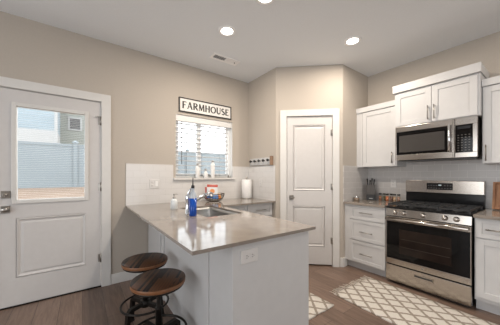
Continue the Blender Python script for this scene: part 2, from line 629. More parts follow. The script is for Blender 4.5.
# entry door
d1 = thing('door_1', 'white entry door with a tall glass lite and one lower panel', 'door', ((DX0 + DX1) / 2, YL, 0), 0, kind='structure')
cx = (DX0 + DX1) / 2
X = lambda v: v - cx
GX0, GX1, GZ0, GZ1 = -0.525, 0.030, 1.030, 1.965
PX0, PX1, PZ0, PZ1 = -0.525, 0.040, 0.278, 0.862
s = MB()
a0, a1, yb0, yb1 = X(DX0 + 0.007), X(DX1 - 0.008), 0.006, 0.050
s.box(a0, X(GX0), yb0, yb1, 0.014, DH - 0.008)
s.box(X(GX1), a1, yb0, yb1, 0.014, DH - 0.008)
s.box(X(GX0), X(GX1), yb0, yb1, GZ1, DH - 0.008)
s.box(X(GX0), X(GX1), yb0, yb1, PZ1, GZ0)
s.box(X(GX0), X(GX1), yb0, yb1, 0.014, PZ0)
s.box(X(GX0), X(GX1), yb0 + 0.012, yb1, PZ0, PZ1)
s.build('slab', 'door', d1)
# raised panel
s = MB()
def raised(s, x0, x1, z0, z1, y, wdt=0.034, dep=0.010):
    o_ = [(x0, z0), (x1, z0), (x1, z1), (x0, z1)]
    loops = [(0.0, y + dep), (0.012, y - 0.004), (wdt, y + dep * 0.9), (wdt + 0.02, y + 0.002)]
    rings = []
    for ins, yy in loops:
        rings.append([s.bm.verts.new(((px + (ins if k in (0, 3) else -ins)), yy, (pz + (ins if k in (0, 1) else -ins)))) for k, (px, pz) in enumerate(o_)])
    for a, b in zip(rings, rings[1:]):
        for k in range(4):
            j = (k + 1) % 4
            s.bm.faces.new((a[k], a[j], b[j], b[k]))
    s.bm.faces.new(rings[-1])
raised(s, X(PX0), X(PX1), PZ0, PZ1, 0.006)
s.build('door_panel', 'door', d1)
lf = MB().frame(X(-0.555), X(0.056), 1.003, 1.990, -0.008, 0.012, 0.035).frame(X(-0.527), X(0.030), 1.030, 1.965, -0.003, 0.05, 0.010).build('lite_frame', 'trim', d1, bevel=0.004)
MB().box(X(-0.516), X(0.021), 0.030, 0.034, 1.04, 1.955).build('glass_pane', 'pane', d1)
s = MB()
z = 1.052
while z < 1.945:
    s.box(X(-0.510), X(0.016), 0.017, 0.023, z, z + 0.0007, None)
    z += 0.0185
s.build('enclosed_blind', 'blind', d1)
for hz in (0.335, 1.150, 1.905):
    h = MB()
    h.tube([(X(0.172), -0.006, hz - 0.05), (X(0.172), -0.006, hz + 0.05)], 0.0075, 8)
    h.box(X(0.146), X(0.170), 0.002, 0.006, hz - 0.045, hz + 0.045)
    h.build('hinge', 'nickel', d1)
s = MB()
s.box(X(0.125), X(0.172), -0.012, -0.007, 1.945, 1.957)
s.tube([(X(0.127), -0.010, 1.951), (X(0.122), -0.020, 1.949)], 0.006, 8)
s.build('door_stop', 'nickel', d1)
for nm, hz, kr in (('deadbolt', 1.096, 0.016), ('door_knob', 0.953, 0.024)):
    p = MB().box(X(-0.627), X(-0.561), -0.006, 0.007, hz - 0.035, hz + 0.035).build(nm, 'nickel', d1, bevel=0.002)
    k = MB()
    rm = Matrix.Translation((X(-0.594), -0.006, hz)) @ Matrix.Rotation(R(90), 4, 'X')
    k.lathe([(0, 0), (kr * 0.6, 0), (kr * 0.55, 0.012), (kr, 0.018), (kr, 0.034), (kr * 0.8, 0.04), (0, 0.041)], n=20, mtx=rm)
    if nm == 'deadbolt':
        k.box(X(-0.599), X(-0.589), -0.064, -0.044, hz - 0.018, hz + 0.018)
    k.build('turn_piece' if nm == 'deadbolt' else 'knob', 'nickel', p)
MB().box(X(DX0), X(DX1), -0.004, 0.11, 0, 0.013).build('threshold', M['dark_metal'], d1)

# pantry door
d2 = thing('door_2', 'white two panel pantry door in the angled wall', 'door',
           (PA.x + DU.x * 0.472, PA.y + DU.y * 0.472, 0), ROT_D, kind='structure')
X = lambda v: v - 0.472
s = MB()
a0, a1 = X(PD0 + 0.006), X(PD1 - 0.006)
q0, q1 = X(0.244), X(0.690)
zz = ((0.268, 0.846), (1.060, 2.000))
s.box(a0, q0, 0.006, 0.045, 0.020, DH - 0.008).box(q1, a1, 0.006, 0.045, 0.020, DH - 0.008)
s.box(q0, q1, 0.006, 0.045, 0.020, zz[0][0]).box(q0, q1, 0.006, 0.045, zz[0][1], zz[1][0]).box(q0, q1, 0.006, 0.045, zz[1][1], DH - 0.008)
for z0, z1 in zz:
    s.box(q0, q1, 0.020, 0.045, z0, z1)
s.build('slab', 'door', d2)
for z0, z1 in zz:
    s = MB()
    raised(s, q0, q1, z0, z1, 0.008, 0.03, 0.011)
    s.build('door_panel', 'door', d2)
for hz in (0.36, 1.12, 1.88):
    MB().tube([(X(0.788), -0.005, hz - 0.045), (X(0.788), -0.005, hz + 0.045)], 0.0075, 8).box(X(0.765), X(0.787), 0.003, 0.007, hz - 0.045, hz + 0.045).build('hinge', 'nickel', d2)
hd = MB().box(X(0.190), X(0.252), -0.003, 0.007, 0.934, 0.998).build('handle_plate', 'nickel', d2, bevel=0.002)
k = MB()
k.tube([(X(0.221), -0.003, 0.966), (X(0.221), -0.05, 0.966)], 0.011, 12)
k.box(X(0.205), X(0.262), -0.060, -0.046, 0.957, 0.975)
k.build('lever', 'nickel', hd, bevel=0.003)

# kitchen window
w1 = thing('window_1', 'white sliding kitchen window over the sink counter', 'window', ((WX0 + WX1) / 2, YL, 0), 0, kind='structure')
cx = (WX0 + WX1) / 2
X = lambda v: v - cx
MB().frame(X(WX0), X(WX1), WZ0, WZ1, 0.075, 0.135, 0.040).build('window_frame', 'vinyl', w1, bevel=0.003)
MB().box(X(1.412) - 0.026, X(1.412) + 0.026, 0.070, 0.125, WZ0 + 0.03, WZ1 - 0.03).build('mullion', 'vinyl', w1, bevel=0.003)
s = MB().frame(X(WX0) + 0.038, X(1.40), WZ0 + 0.036, WZ1 - 0.036, 0.085, 0.11, 0.026)
s.frame(X(1.424), X(WX1) - 0.038, WZ0 + 0.036, WZ1 - 0.036, 0.095, 0.12, 0.026)
s.build('sash', 'vinyl', w1, bevel=0.002)
MB().box(X(WX0) + 0.05, X(1.39), 0.096, 0.100, WZ0 + 0.05, WZ1 - 0.05).build('glass_pane', 'pane', w1)
MB().box(X(1.434), X(WX1) - 0.05, 0.106, 0.110, WZ0 + 0.05, WZ1 - 0.05).build('glass_pane', 'pane', w1)
MB().box(X(1.000), X(1.985), -0.040, 0.078, WZ0 - 0.026, WZ0).build('sill_board', 'trim', w1, bevel=0.004)
MB().box(X(WX0), X(WX0) + 0.002, 0.001, 0.078, WZ0, WZ1).box(X(WX1) - 0.002, X(WX1), 0.001, 0.078, WZ0, WZ1).box(X(WX0), X(WX1), 0.001, 0.078, WZ1 - 0.002, WZ1).build('reveal_lining', 'trim', w1)

# tile backsplashes (structure)
def tiles(name, pieces, loc, rotz, m, label):
    t = MB()
    for x0, x1, z0, z1 in pieces:
        t.box(x0, x1, -0.008, 0, z0, z1)
    return st(t.build(name, m, loc=loc, rotz=rotz), label, 'backsplash')


CT = 0.914
BST = 1.425
tiles('trim_3', [(0.428 - 0.428, WX0 - 0.034 - 0.428, CT, BST), (1.0 - 0.428, 1.985 - 0.428, CT, WZ0 - 0.026),
                 (1.985 - 0.428, PA.x - 0.428, CT, BST), (1.945 - 0.428, 1.985 - 0.428, WZ0, BST)],
      (0.428, YL, 0), 0, 'tile_left', 'white subway tile under the kitchen window')
tiles('trim_4', [(0.0, YL - PA.y - 0.012, CT, BST)], (PA.x, YL, 0), ROT_R, 'tile_left', 'white subway tile below the hook rack')
tiles('trim_5', [(0.0, XR - PC.x - 0.012, CT, 1.420)], (PC.x + 0.012, PC.y, 0), 0, 'tile', 'white subway tile on the narrow wall by the knife block')
tiles('trim_6', [(0.0, 2.2, CT, 1.50)], (XR, PC.y, 0), ROT_R, 'tile', 'white subway tile behind the range, shade put into its colour')

# ------------------------------------------------------------------ outside
gr = bpy.data.meshes.new('dirt_ground')
bm = bmesh.new()
pts = [(-30, 3.4, -0.25), (40, 3.4, -0.25), (40, 6.0, -0.1), (-30, 6.0, -0.1), (40, 12.0, 0.80), (-30, 12.0, 0.80), (40, 60, 1.4), (-30, 60, 1.4)]
v = [bm.verts.new(p) for p in pts]
for f in ((0, 1, 2, 3), (3, 2, 4, 5), (5, 4, 6, 7)):
    bm.faces.new([v[i] for i in f])
bm.to_mesh(gr)
bm.free()
g = bpy.data.objects.new('dirt_ground', gr)
COL.objects.link(g)
gr.materials.append(M['dirt'])
tag(g, 'orange brown bare dirt sloping up to the fence outside', 'ground', kind='structure')

fn = thing('vinyl_fence', 'long white vinyl fence coloured blue grey for its shade seen through the door glass and window', 'fence', (0, 12.1, 0.78))
MB().box(-7, 9, -0.02, 0.02, 0.03, 1.74).build('fence_panel', 'fence', fn)
MB().box(-7, 9, -0.04, 0.04, 1.70, 1.80).box(-7, 9, -0.04, 0.04, 0.02, 0.14).build('rail', 'fence', fn)
for k in range(8):
    x = -0.231 + (k - 3) * 2.42
    MB().box(x - 0.07, x + 0.07, -0.075, 0.065, -0.02, 1.86).lathe([(0.12, 1.86), (0.12, 1.89), (0, 1.97)], (x, -0.005, 0), 4, smooth=False).build('post', 'fence', fn)

hs = thing('neighbor_house', 'pale blue sided house behind the fence with white lower wall', 'house', (-6.0, 20.0, 1.0))
MB().box(-6, 4.62, 0, 3, 0, 3.25).build('lower_wall', 'siding_white', hs)
MB().box(-6, 4.62, 0, 3, 3.25, 6.4).build('siding', 'siding', hs)
MB().box(4.50, 4.66, -0.05, 0.12, 0, 6.4).build('corner_trim', 'siding_white', hs)
MB().prism([(-6.4, 6.4), (5.0, 6.4), (-0.7, 9.2)], -0.5, 3.4).build('roof', 'roofing', hs)
h2 = thing('neighbor_house', 'grey green house with white window trim right of the blue house', 'house', (0.6, 24.0, 1.0))
MB().box(-3.2, 4.5, 0, 6, 0, 6.2).build('siding', 'siding_green', h2)
f = MB().frame(-1.55, -0.62, 4.0, 5.1, -0.06, 0.02, 0.12).build('window_frame', 'siding_white', h2)
MB().box(-1.43, -0.74, -0.02, 0.0, 4.12, 4.98).build('pane', M['mw_window'], f)
MB().box(-3.3, 4.6, -0.4, 0.0, 5.9, 6.25).build('eave_trim', 'siding_white', h2)
MB().prism([(-3.6, 6.25), (4.9, 6.25), (0.7, 8.2)], -0.5, 6.5).build('roof', 'roofing', h2)

# ------------------------------------------------------------------ cabinets
def shaker(s, x0, x1, z0, z1, y, th=0.020, rail=0.056):
    """door front whose face is at y (towards -y)"""
    s.frame(x0, x1, z0, z1, y, y + th, rail)
    s.box(x0 + rail, x1 - rail, y + 0.008, y + th, z0 + rail, z1 - rail)
    return s


def bar_pull(parent, p0, p1, y, so=0.028, r=0.0055, name='pull'):
    """bar pull from p0 to p1 (x, z) standing off the face at y"""
    (x0, z0), (x1, z1) = p0, p1
    d = Vector((x1 - x0, 0, z1 - z0)).normalized() * 0.016
    a, b = Vector((x0, y - so, z0)), Vector((x1, y - so, z1))
    t = MB().tube([a, b], r, 10)
    for q, sg in ((a, 1), (b, -1)):
        c = q + d * sg
        t.tube([c, (c.x, y, c.z)], r * 0.8, 8)
    return t.build(name, 'pull', parent)


def base_cabinet(label, y0, y1, fronts, filler=0.0, depth=0.625, group=None):
    """on the range wall: y0 > y1 are its ends, local x runs from y0 towards y1"""
    W = y0 - y1
    t = thing('base_cabinet', label, 'cabinet', (XR, y0, 0), ROT_R, group)
    MB().box(0.001, W, -depth, -0.001, 0.107, 0.883).build('body', 'cabinet', t)
    MB().box(0.001, W, -depth + 0.065, -0.02, 0, 0.107).build('toe_kick', 'cabinet', t)
    if filler:
        MB().box(0.001, filler - 0.002, -depth - 0.018, -depth, 0.107, 0.883).build('filler_strip', 'cabinet', t)
    for kind, x0, x1, z0, z1, pl in fronts:
        s = MB()
        shaker(s, x0, x1, z0, z1, -depth - 0.020, rail=0.042 if kind == 'drawer' else 0.056)
        f = s.build(kind, 'cabinet', t, bevel=0.0015)
        bar_pull(f, pl[0], pl[1], -depth - 0.020)
    return t


BY = 1.844
base_cabinet('white three drawer base cabinet left of the range', BY, 1.301,
             [('drawer', 0.078, 0.536, 0.690, 0.880, ((0.224, 0.784), (0.392, 0.784))),
              ('drawer', 0.078, 0.536, 0.411, 0.680, ((0.224, 0.530), (0.392, 0.530))),
              ('drawer', 0.078, 0.536, 0.112, 0.401, ((0.224, 0.240), (0.392, 0.240)))], filler=0.078)
base_cabinet('white base cabinet with drawer over door right of the range', 0.516, -0.20,
             [('drawer', 0.012, 0.70, 0.700, 0.880, ((0.080, 0.783), (0.30, 0.783))),
              ('door', 0.012, 0.352, 0.142, 0.690, ((0.318, 0.50), (0.318, 0.64))),
              ('door', 0.357, 0.70, 0.142, 0.690, ((0.390, 0.50), (0.390, 0.64)))])


def upper_cabinet(label, y0, y1, depth, z0, zc, zt, doors, filler=0.0, group='white upper cabinets on the range wall', over=0.022, left_over=0.0, right_over=0.0):
    W = y0 - y1
    t = thing('upper_cabinet', label, 'cabinet', (XR, y0, z0), ROT_R, group)
    MB().box(0.001, W - 0.001, -depth, -0.009, 0, zc - z0).build('body', 'cabinet', t)
    if filler:
        MB().box(0.001, filler - 0.002, -depth - 0.018, -depth, 0, zc - z0).build('filler_strip', 'cabinet', t)
    c = MB().box(0.001 - left_over, W - 0.001 + right_over, -depth - 0.020 - over, -depth + 0.0, zc - z0, zt - z0)
    c.box(0.001 - left_over, 0.012, -depth, -0.012, zc - z0, zt - z0)
    c.box(W - 0.012, W - 0.001 + right_over, -depth, -0.012, zc - z0, zt - z0)
    c.build('crown_board', 'cabinet', t, bevel=0.002)
    for x0, x1, d0, d1, pl in doors:
        s = MB()
        shaker(s, x0, x1, d0 - z0, d1 - z0, -depth - 0.020, rail=0.058)
        f = s.build('door', 'cabinet', t, bevel=0.0015)
        bar_pull(f, (pl[0], pl[1] - z0), (pl[0], pl[2] - z0), -depth - 0.020)
    return t


upper_cabinet('white upper cabinet with one door above the knife block', BY, 1.306, 0.315, 1.400, 2.195, 2.266,
              [(0.090, 0.528, 1.406, 2.185, (0.492, 1.443, 1.590))], filler=0.088, over=0.012)
upper_cabinet('taller white two door upper cabinet above the microwave', 1.305, 0.513, 0.386, 1.892, 2.322, 2.416,
              [(0.018, 0.390, 1.898, 2.305, (0.362, 1.925, 2.085)), (0.394, 0.772, 1.898, 2.305, (0.422, 1.925, 2.085))],
              over=0.020, left_over=0.012, right_over=0.012)
upper_cabinet('white upper cabinet right of the microwave at the photo edge', 0.512, -0.20, 0.315, 1.400, 2.185, 2.256,
              [(0.010, 0.352, 1.406, 2.175, (0.032, 1.425, 1.588)), (0.357, 0.70, 1.406, 2.175, (0.68, 1.425, 1.588))], over=0.012)

# counters on the range wall
tag(MB().box(PC.x + 0.018, XR - 0.009, 1.299, BY - 0.009, 0.884, CT).build('countertop', 'quartz', bevel=0.003),
    'taupe quartz countertop under the knife block', 'countertop')
tag(MB().box(2.964, XR - 0.009, -0.20, 0.517, 0.884, CT).build('countertop', 'quartz', bevel=0.003),
    'taupe quartz countertop right of the range', 'countertop')

# ------------------------------------------------------------------ range
RY = 0.909
rg = thing('gas_range', 'stainless steel gas range with black oven door', 'range', (XR, RY, 0), ROT_R)
HW = 0.380
MB().box(-HW, HW, -0.632, -0.012, 0.03, 0.884).build('body', M['enamel'], rg)
MB().box(-HW + 0.02, HW - 0.02, -0.60, -0.05, 0.0, 0.03).build('plinth', M['black_plastic'], rg)
# drawer
dr = MB().box(-HW, HW, -0.668, -0.632, 0.035, 0.222).build('storage_drawer', 'steel', rg, bevel=0.004)
MB().box(-0.083, 0.083, -0.6685, -0.660, 0.150, 0.180).build('recess_shade', M['slot'], dr)  # flat dark plate: shade of the pull's hollow put into its colour
h = MB().frame(-0.090, 0.090, 0.142, 0.188, -0.676, -0.667, 0.008)
h.box(-0.081, 0.081, -0.682, -0.668, 0.150, 0.164)
h.build('handle', 'steel', dr, bevel=0.002)
# oven door
od = MB().box(-HW, HW, -0.672, -0.634, 0.236, 0.300).box(-HW, HW, -0.672, -0.634, 0.738, 0.795).box(-HW, -HW + 0.010, -0.672, -0.634, 0.300, 0.738).box(HW - 0.010, HW, -0.672, -0.634, 0.300, 0.738).build('oven_door', 'steel', rg, bevel=0.003)
MB().box(-HW + 0.010, HW - 0.010, -0.673, -0.640, 0.300, 0.738).build('door_glass', M['black_glass'], od)
MB().box(-0.235, 0.235, -0.6740, -0.6725, 0.375, 0.655).build('oven_window', M['oven_window'], od)
s = MB()
for z in (0.455, 0.545):
    s.box(-0.225, 0.225, -0.6748, -0.6738, z, z + 0.003)
s.build('oven_rack', M['rackdark'], od)
s = MB()
s.tube([(-0.365, -0.715, 0.768), (0.365, -0.715, 0.768)], 0.017, 12, rx=0.013, up=(0, 0, 1))
for sx in (-0.345, 0.345):
    s.box(sx - 0.014, sx + 0.014, -0.715, -0.671, 0.758, 0.778)
s.build('handle', 'steel', od)
rm = Matrix.Translation((-0.01, -0.672, 0.268)) @ Matrix.Rotation(R(90), 4, 'X')
MB().lathe([(0, 0), (0.0125, 0), (0.0125, 0.002), (0.0105, 0.003), (0, 0.003)], n=20, mtx=rm).build('emblem', M['pull'], od)
# control panel
cp = MB().prism([(-0.668, 0.804), (-0.634, 0.804), (-0.634, 0.886), (-0.655, 0.886)], -HW, HW, Matrix.Rotation(R(90), 4, 'Z') @ Matrix.Scale(1, 4)).build('control_panel', 'steel', rg)
for v in cp.data.vertices:
    pass
for ky in (1.188, 1.098, 0.916, 0.728, 0.638):
    lx = RY - ky
    rm = Matrix.Translation((lx, -0.661, 0.846)) @ Matrix.Rotation(R(83), 4, 'X')
    k = MB().lathe([(0, 0), (0.026, 0), (0.026, 0.006), (0.021, 0.008), (0.0195, 0.030), (0.016, 0.034), (0, 0.034)], n=24, mtx=rm)
    k.build('knob', 'steel', rg)
# cooktop
ct = MB().box(-HW, HW, -0.662, -0.075, 0.887, 0.908).build('cooktop', M['enamel'], rg, bevel=0.006)
for bx, by, br in ((-0.25, -0.50, 0.045), (0.25, -0.50, 0.05), (-0.25, -0.21, 0.04), (0.25, -0.21, 0.036), (0.0, -0.36, 0.055)):
    b = MB().lathe([(0, 0), (br, 0), (br, 0.010), (br * 0.85, 0.012), (br * 0.85, 0.018), (br * 0.7, 0.022), (0, 0.023)], (bx, by, 0.907), 20)
    b.build('burner', M['iron'], rg)
for gx0, gx1 in ((-0.368, -0.128), (-0.122, 0.122), (0.128, 0.368)):
    s = MB()
    zt = 0.945
    for gx in (gx0, gx1 - 0.013):
        s.box(gx, gx + 0.013, -0.640, -0.095, zt - 0.014, zt)
    for gy in (-0.640, -0.374, -0.108):
        s.box(gx0 + 0.013, gx1 - 0.013, gy, gy + 0.013, zt - 0.014, zt)
    m_ = (gx0 + gx1) / 2
    s.box(m_ - 0.006, m_ + 0.006, -0.627, -0.108, zt - 0.012, zt + 0.003)
    for gy in (-0.505, -0.235):
        s.box(gx0 + 0.013, gx1 - 0.013, gy, gy + 0.011, zt - 0.012, zt + 0.003)
    for gx in (gx0, gx1 - 0.013):
        for gy in (-0.640, -0.374, -0.108):
            s.box(gx, gx + 0.013, gy, gy + 0.013, 0.906, zt - 0.014)
    s.build('grate', M['iron'], rg)
# backguard
MB().box(-HW, HW, -0.072, -0.012, 0.885, 1.060).build('backguard_base', M['enamel'], rg, bevel=0.003)
bg = MB().box(-HW - 0.002, HW + 0.002, -0.080, -0.012, 1.060, 1.216).build('backguard', 'steel', rg, bevel=0.006)
dp = MB().box(-0.145, 0.112, -0.0815, -0.079, 1.102, 1.186).build('display', M['display'], bg)
MB().box(-0.024, 0.004, -0.0822, -0.0812, 1.154, 1.165).build('clock_digits', M['digits'], dp)
for i in range(9):
    for j in range(2):
        xx = -0.13 + i * 0.027
        if abs(xx + 0.009) < 0.036 and j == 1:
            continue
        MB().box(xx, xx + 0.012, -0.0822, -0.0812, 1.118 + j * 0.034, 1.124 + j * 0.034).build('key', M['keys'], dp)

# ------------------------------------------------------------------ microwave
mw = thing('microwave', 'stainless over the range microwave under the tall cabinet', 'microwave', (XR, 0.909, 1.462), ROT_R)
mh = 0.426
MB().box(-0.378, 0.378, -0.370, -0.010, 0.012, mh).build('body', M['steel'], mw)
MB().box(-0.36, 0.36, -0.36, -0.03, 0, 0.012).build('underside_panel', M['black_plastic'], mw)
xs = 0.200       # seam between door and control column
md = MB().frame(-0.379, xs, 0.008, mh, -0.408, -0.370, 0.014, 0.066).build('door', 'steel', mw, bevel=0.003)
MB().box(-0.364, xs - 0.052, -0.4075, -0.375, 0.074, mh - 0.066).build('door_glass', M['black_glass'], md)
MB().box(-0.335, xs - 0.085, -0.4087, -0.407, 0.105, mh - 0.115).build('viewing_window', M['mw_window'], md)
MB().box(xs - 0.052, xs - 0.014, -0.4065, -0.375, 0.074, mh - 0.066).build('door_stile', 'steel', md)
s = MB()
s.tube([(xs - 0.040, -0.437, 0.070), (xs - 0.040, -0.437, mh - 0.058)], 0.013, 10)
for z in (0.085, mh - 0.075):
    s.tube([(xs - 0.040, -0.437, z), (xs - 0.040, -0.405, z)], 0.009, 8)
s.build('handle', 'chrome', md)
cf = MB().box(xs + 0.003, 0.379, -0.408, -0.370, 0.008, 0.060).box(xs + 0.003, 0.379, -0.408, -0.370, mh - 0.074, mh).box(xs + 0.003, xs + 0.008, -0.408, -0.370, 0.06, mh - 0.074).box(0.342, 0.379, -0.408, -0.370, 0.06, mh - 0.074).build('control_frame', 'steel', mw, bevel=0.003)
kp = MB().box(xs + 0.008, 0.342, -0.4075, -0.372, 0.060, mh - 0.074).build('keypad', M['black_glass'], mw)
for i in range(4):
    for j in range(7):
        MB().box(xs + 0.024 + i * 0.029, xs + 0.036 + i * 0.029, -0.4082, -0.4072, 0.08 + j * 0.027, 0.085 + j * 0.027).build('key', M['keys'], kp)
MB().box(xs + 0.025, 0.325, -0.4082, -0.4072, mh - 0.118, mh - 0.09).build('display', M['display'], kp)

# ------------------------------------------------------------------ peninsula
pn = thing('peninsula_cabinet', 'white peninsula base cabinet under the sink countertop', 'cabinet', (0.995, 2.1, 0))
px, py = lambda v: v - 0.995, lambda v: v - 2.1
YN = 1.086
MB().box(px(0.680), px(0.700), py(YN + 0.02), py(YL - 0.016), 0, 0.893).build('back_panel', 'pencab', pn)
MB().box(px(0.680), px(1.310), py(YN), py(YN + 0.02), 0, 0.893).build('end_panel', 'pencab', pn, bevel=0.002)
for y0, y1 in ((2.42, 2.58), (1.39, 1.47), (YN, YN + 0.035)):
    if y1 - y0 > 0.1:
        s = MB().box(px(0.670), px(0.680), py(y1 - 0.035), py(y1), 0, 0.893).box(px(0.670), px(0.680), py(y0), py(y0 + 0.035), 0, 0.893)
    else:
        s = MB().box(px(0.670), px(0.680), py(y0), py(y1), 0, 0.893)
    s.build('batten', 'pencab', pn, bevel=0.002)
MB().box(px(1.250), px(1.262), py(YN + 0.02), py(2.50), 0, 0.10).build('toe_kick', 'pencab', pn)
MB().box(px(1.270), px(1.290), py(YN + 0.02), py(2.50), 0.10, 0.893).build('front_frame', 'pencab', pn)
MB().box(px(0.700), px(1.270), py(YN + 0.02), py(2.50), 0.10, 0.118).build('bottom_shelf', 'pencab', pn)
mm = Matrix.Rotation(R(90), 4, 'Z')
for k in range(3):
    a = YN + 0.03 + k * 0.46
    s = MB()
    shaker(s, a, a + 0.45, 0.125, 0.880, 0.0)
    f = s.build('door', 'pencab', pn, loc=(px(1.310), py(0), 0), rotz=R(90), bevel=0.0015)
    bar_pull(f, (a + 0.41, 0.66), (a + 0.41, 0.80), 0.0)

bc = thing('base_cabinet', 'white base cabinet under the window beside the pantry wall', 'cabinet', (1.84, YL, 0))
X = lambda v: v - 1.84
MB().box(X(1.345), X(2.255), -0.600, -0.016, 0.107, 0.893).build('body', 'cabinet', bc)
MB().box(X(1.345), X(2.255), -0.535, -0.02, 0, 0.107).build('toe_kick', 'cabinet', bc)
for x0, x1 in ((1.36, 1.80), (1.805, 2.245)):
    f = shaker(MB(), X(x0), X(x1), 0.700, 0.885, -0.620, rail=0.042).build('drawer', 'cabinet', bc, bevel=0.0015)
    xm = X((x0 + x1) / 2)
    bar_pull(f, (xm - 0.085, 0.795), (xm + 0.085, 0.795), -0.620)
    f = shaker(MB(), X(x0), X(x1), 0.115, 0.690, -0.620).build('door', 'cabinet', bc, bevel=0.0015)
    bar_pull(f, (X(x1) - 0.03 if x0 < 1.5 else X(x0) + 0.03, 0.52), (X(x1) - 0.03 if x0 < 1.5 else X(x0) + 0.03, 0.66), -0.620)

SX0, SX1, SY0, SY1 = 0.885, 1.268, 1.845, 2.575
xs_ = [0.425, SX0, SX1, 1.347, PA.x - 0.001]
ys_ = [1.055, SY0, 2.472, SY1, YL - 0.009]
def keep(i, j):
    if i == 3:
        return j >= 2
    return not (i == 1 and j in (1, 2))
tag(MB().slab(xs_, ys_, keep, 0.894, CT).build('countertop', 'quartz'),
    'glossy taupe quartz peninsula countertop with the sink cut in', 'countertop')

sk = thing('kitchen_sink', 'stainless undermount sink in the peninsula countertop', 'sink', ((SX0 + SX1) / 2, (SY0 + SY1) / 2, 0.894))
hx, hy = (SX1 - SX0) / 2, (SY1 - SY0) / 2
s = MB()
prof = [(1.03, 1.02, -0.001), (0.995, 0.997, -0.001), (0.985, 0.99, -0.03), (0.95, 0.97, -0.185), (0.88, 0.93, -0.198), (0.2, 0.1, -0.203)]
rings = []
for fx, fy, z in prof:
    rr = 0.03
    ax, ay = hx * fx, hy * fy
    ring = []
    for (sx, sy, a0) in ((1, 1, 0), (-1, 1, 90), (-1, -1, 180), (1, -1, 270)):
        for k in range(5):
            a = R(a0 + k * 22.5)
            ring.append(s.bm.verts.new((sx * (ax - rr) + rr * math.cos(a), sy * (ay - rr) + rr * math.sin(a), z)))
    rings.append(ring)
for a, b in zip(rings, rings[1:]):
    for k in range(len(a)):
        j = (k + 1) % len(a)
        fc = s.bm.faces.new((a[k], a[j], b[j], b[k]))
        fc.smooth = True
s.bm.faces.new(rings[-1])
s.build('basin', 'sink_steel', sk)
MB().lathe([(0, -0.2005), (0.03, -0.2005), (0.045, -0.196), (0.048, -0.199)], n=20).build('drain', 'chrome', sk)

# ------------------------------------------------------------------ faucet
fc = thing('kitchen_faucet', 'chrome pull out kitchen faucet behind the blue bottle', 'faucet', (0.815, 2.125, CT))
MB().lathe([(0, 0), (0.030, 0), (0.030, 0.006), (0.025, 0.010), (0.024, 0.12), (0.026, 0.125), (0.027, 0.165), (0.022, 0.178), (0, 0.182)], n=24).build('faucet_body', 'chrome', fc)
d = Vector((0.90, 0.10, 0)).normalized()
pt = lambda r, z: (d.x * r, d.y * r, z)
sp = MB().tube([pt(0.015, 0.095), pt(0.06, 0.115), pt(0.14, 0.150), pt(0.19, 0.168)], [0.019, 0.016, 0.015, 0.015], 14).build('spout', 'chrome', fc)
MB().tube([pt(0.19, 0.168), pt(0.235, 0.183), pt(0.262, 0.178), pt(0.268, 0.150)], [0.016, 0.019, 0.019, 0.016], 14).build('spray_head', 'chrome', sp)
MB().tube([(0, 0, 0.17), (0.004, -0.004, 0.20), (0.018, -0.014, 0.232), (0.045, -0.03, 0.262)], [0.016, 0.013, 0.009, 0.007], 12).build('lever_handle', 'chrome', fc)

# ------------------------------------------------------------------ small things on the counters
def bottle_thing(name, label, cat, loc, group=None, rotz=0):
    return thing(name, label, cat, loc, rotz, group)


sd = thing('soap_dispenser', 'milky white soap pump bottle on the peninsula counter', 'soap dispenser', (0.80, 2.49, CT), R(20))
MB().lathe([(0, 0), (0.033, 0), (0.036, 0.004), (0.036, 0.088), (0.030, 0.104), (0.015, 0.114), (0.014, 0.118), (0, 0.118)], n=24).build('bottle_body', 'soap', sd)
pm = MB().lathe([(0, 0.117), (0.015, 0.117), (0.015, 0.134), (0.006, 0.137), (0.006, 0.158), (0.010, 0.159), (0.010, 0.168), (0, 0.170)], n=18)
pm.tube([(0, 0, 0.164), (0.03, 0.004, 0.165), (0.05, 0.006, 0.158)], 0.0045, 8)
pm.build('pump', M['cap'], sd)

bb = thing('dish_soap_bottle', 'clear pourer bottle of bright blue dish soap beside the sink', 'bottle', (0.806, 1.982, CT))
MB().lathe([(0, 0.001), (0.030, 0.001), (0.033, 0.004), (0.033, 0.160), (0.0, 0.160)], n=24).build('blue_soap', M['blue_liquid'], bb)['label'] = 'bright blue dish soap'
MB().lathe([(0.0335, 0.161), (0.033, 0.178), (0.026, 0.205), (0.0135, 0.228), (0.0125, 0.252), (0, 0.252)], n=24).build('bottle_neck', 'clear', bb)
MB().lathe([(0, 0.250), (0.015, 0.250), (0.015, 0.274), (0.006, 0.279), (0.0045, 0.325), (0.003, 0.345), (0, 0.345)], n=16).build('pour_spout', M['black_plastic'], bb)

# wire bowl with its contents, by the backsplash
BX, BYY = 1.510, 2.945
wb = thing('wire_bowl', 'dark wire fruit bowl on the counter under the window', 'bowl', (BX, BYY, CT))
s = MB()
bp = [(0.065, 0.004), (0.10, 0.018), (0.128, 0.045), (0.143, 0.078), (0.148, 0.105)]
for r_, z_ in bp:
    s.tube([(r_ * math.cos(2 * PI * k / 28), r_ * math.sin(2 * PI * k / 28), z_) for k in range(28)], 0.003 if z_ < 0.1 else 0.0045, 6, closed=True)
for k in range(20):
    a = 2 * PI * k / 20
    s.tube([(r_ * math.cos(a), r_ * math.sin(a), z_) for r_, z_ in bp], 0.0022, 5)
s.build('wire_basket', M['wire'], wb)
MB().lathe([(0, 0.002), (0.066, 0.002), (0.066, 0.007), (0, 0.007)], n=24).build('base_plate', M['wire'], wb)


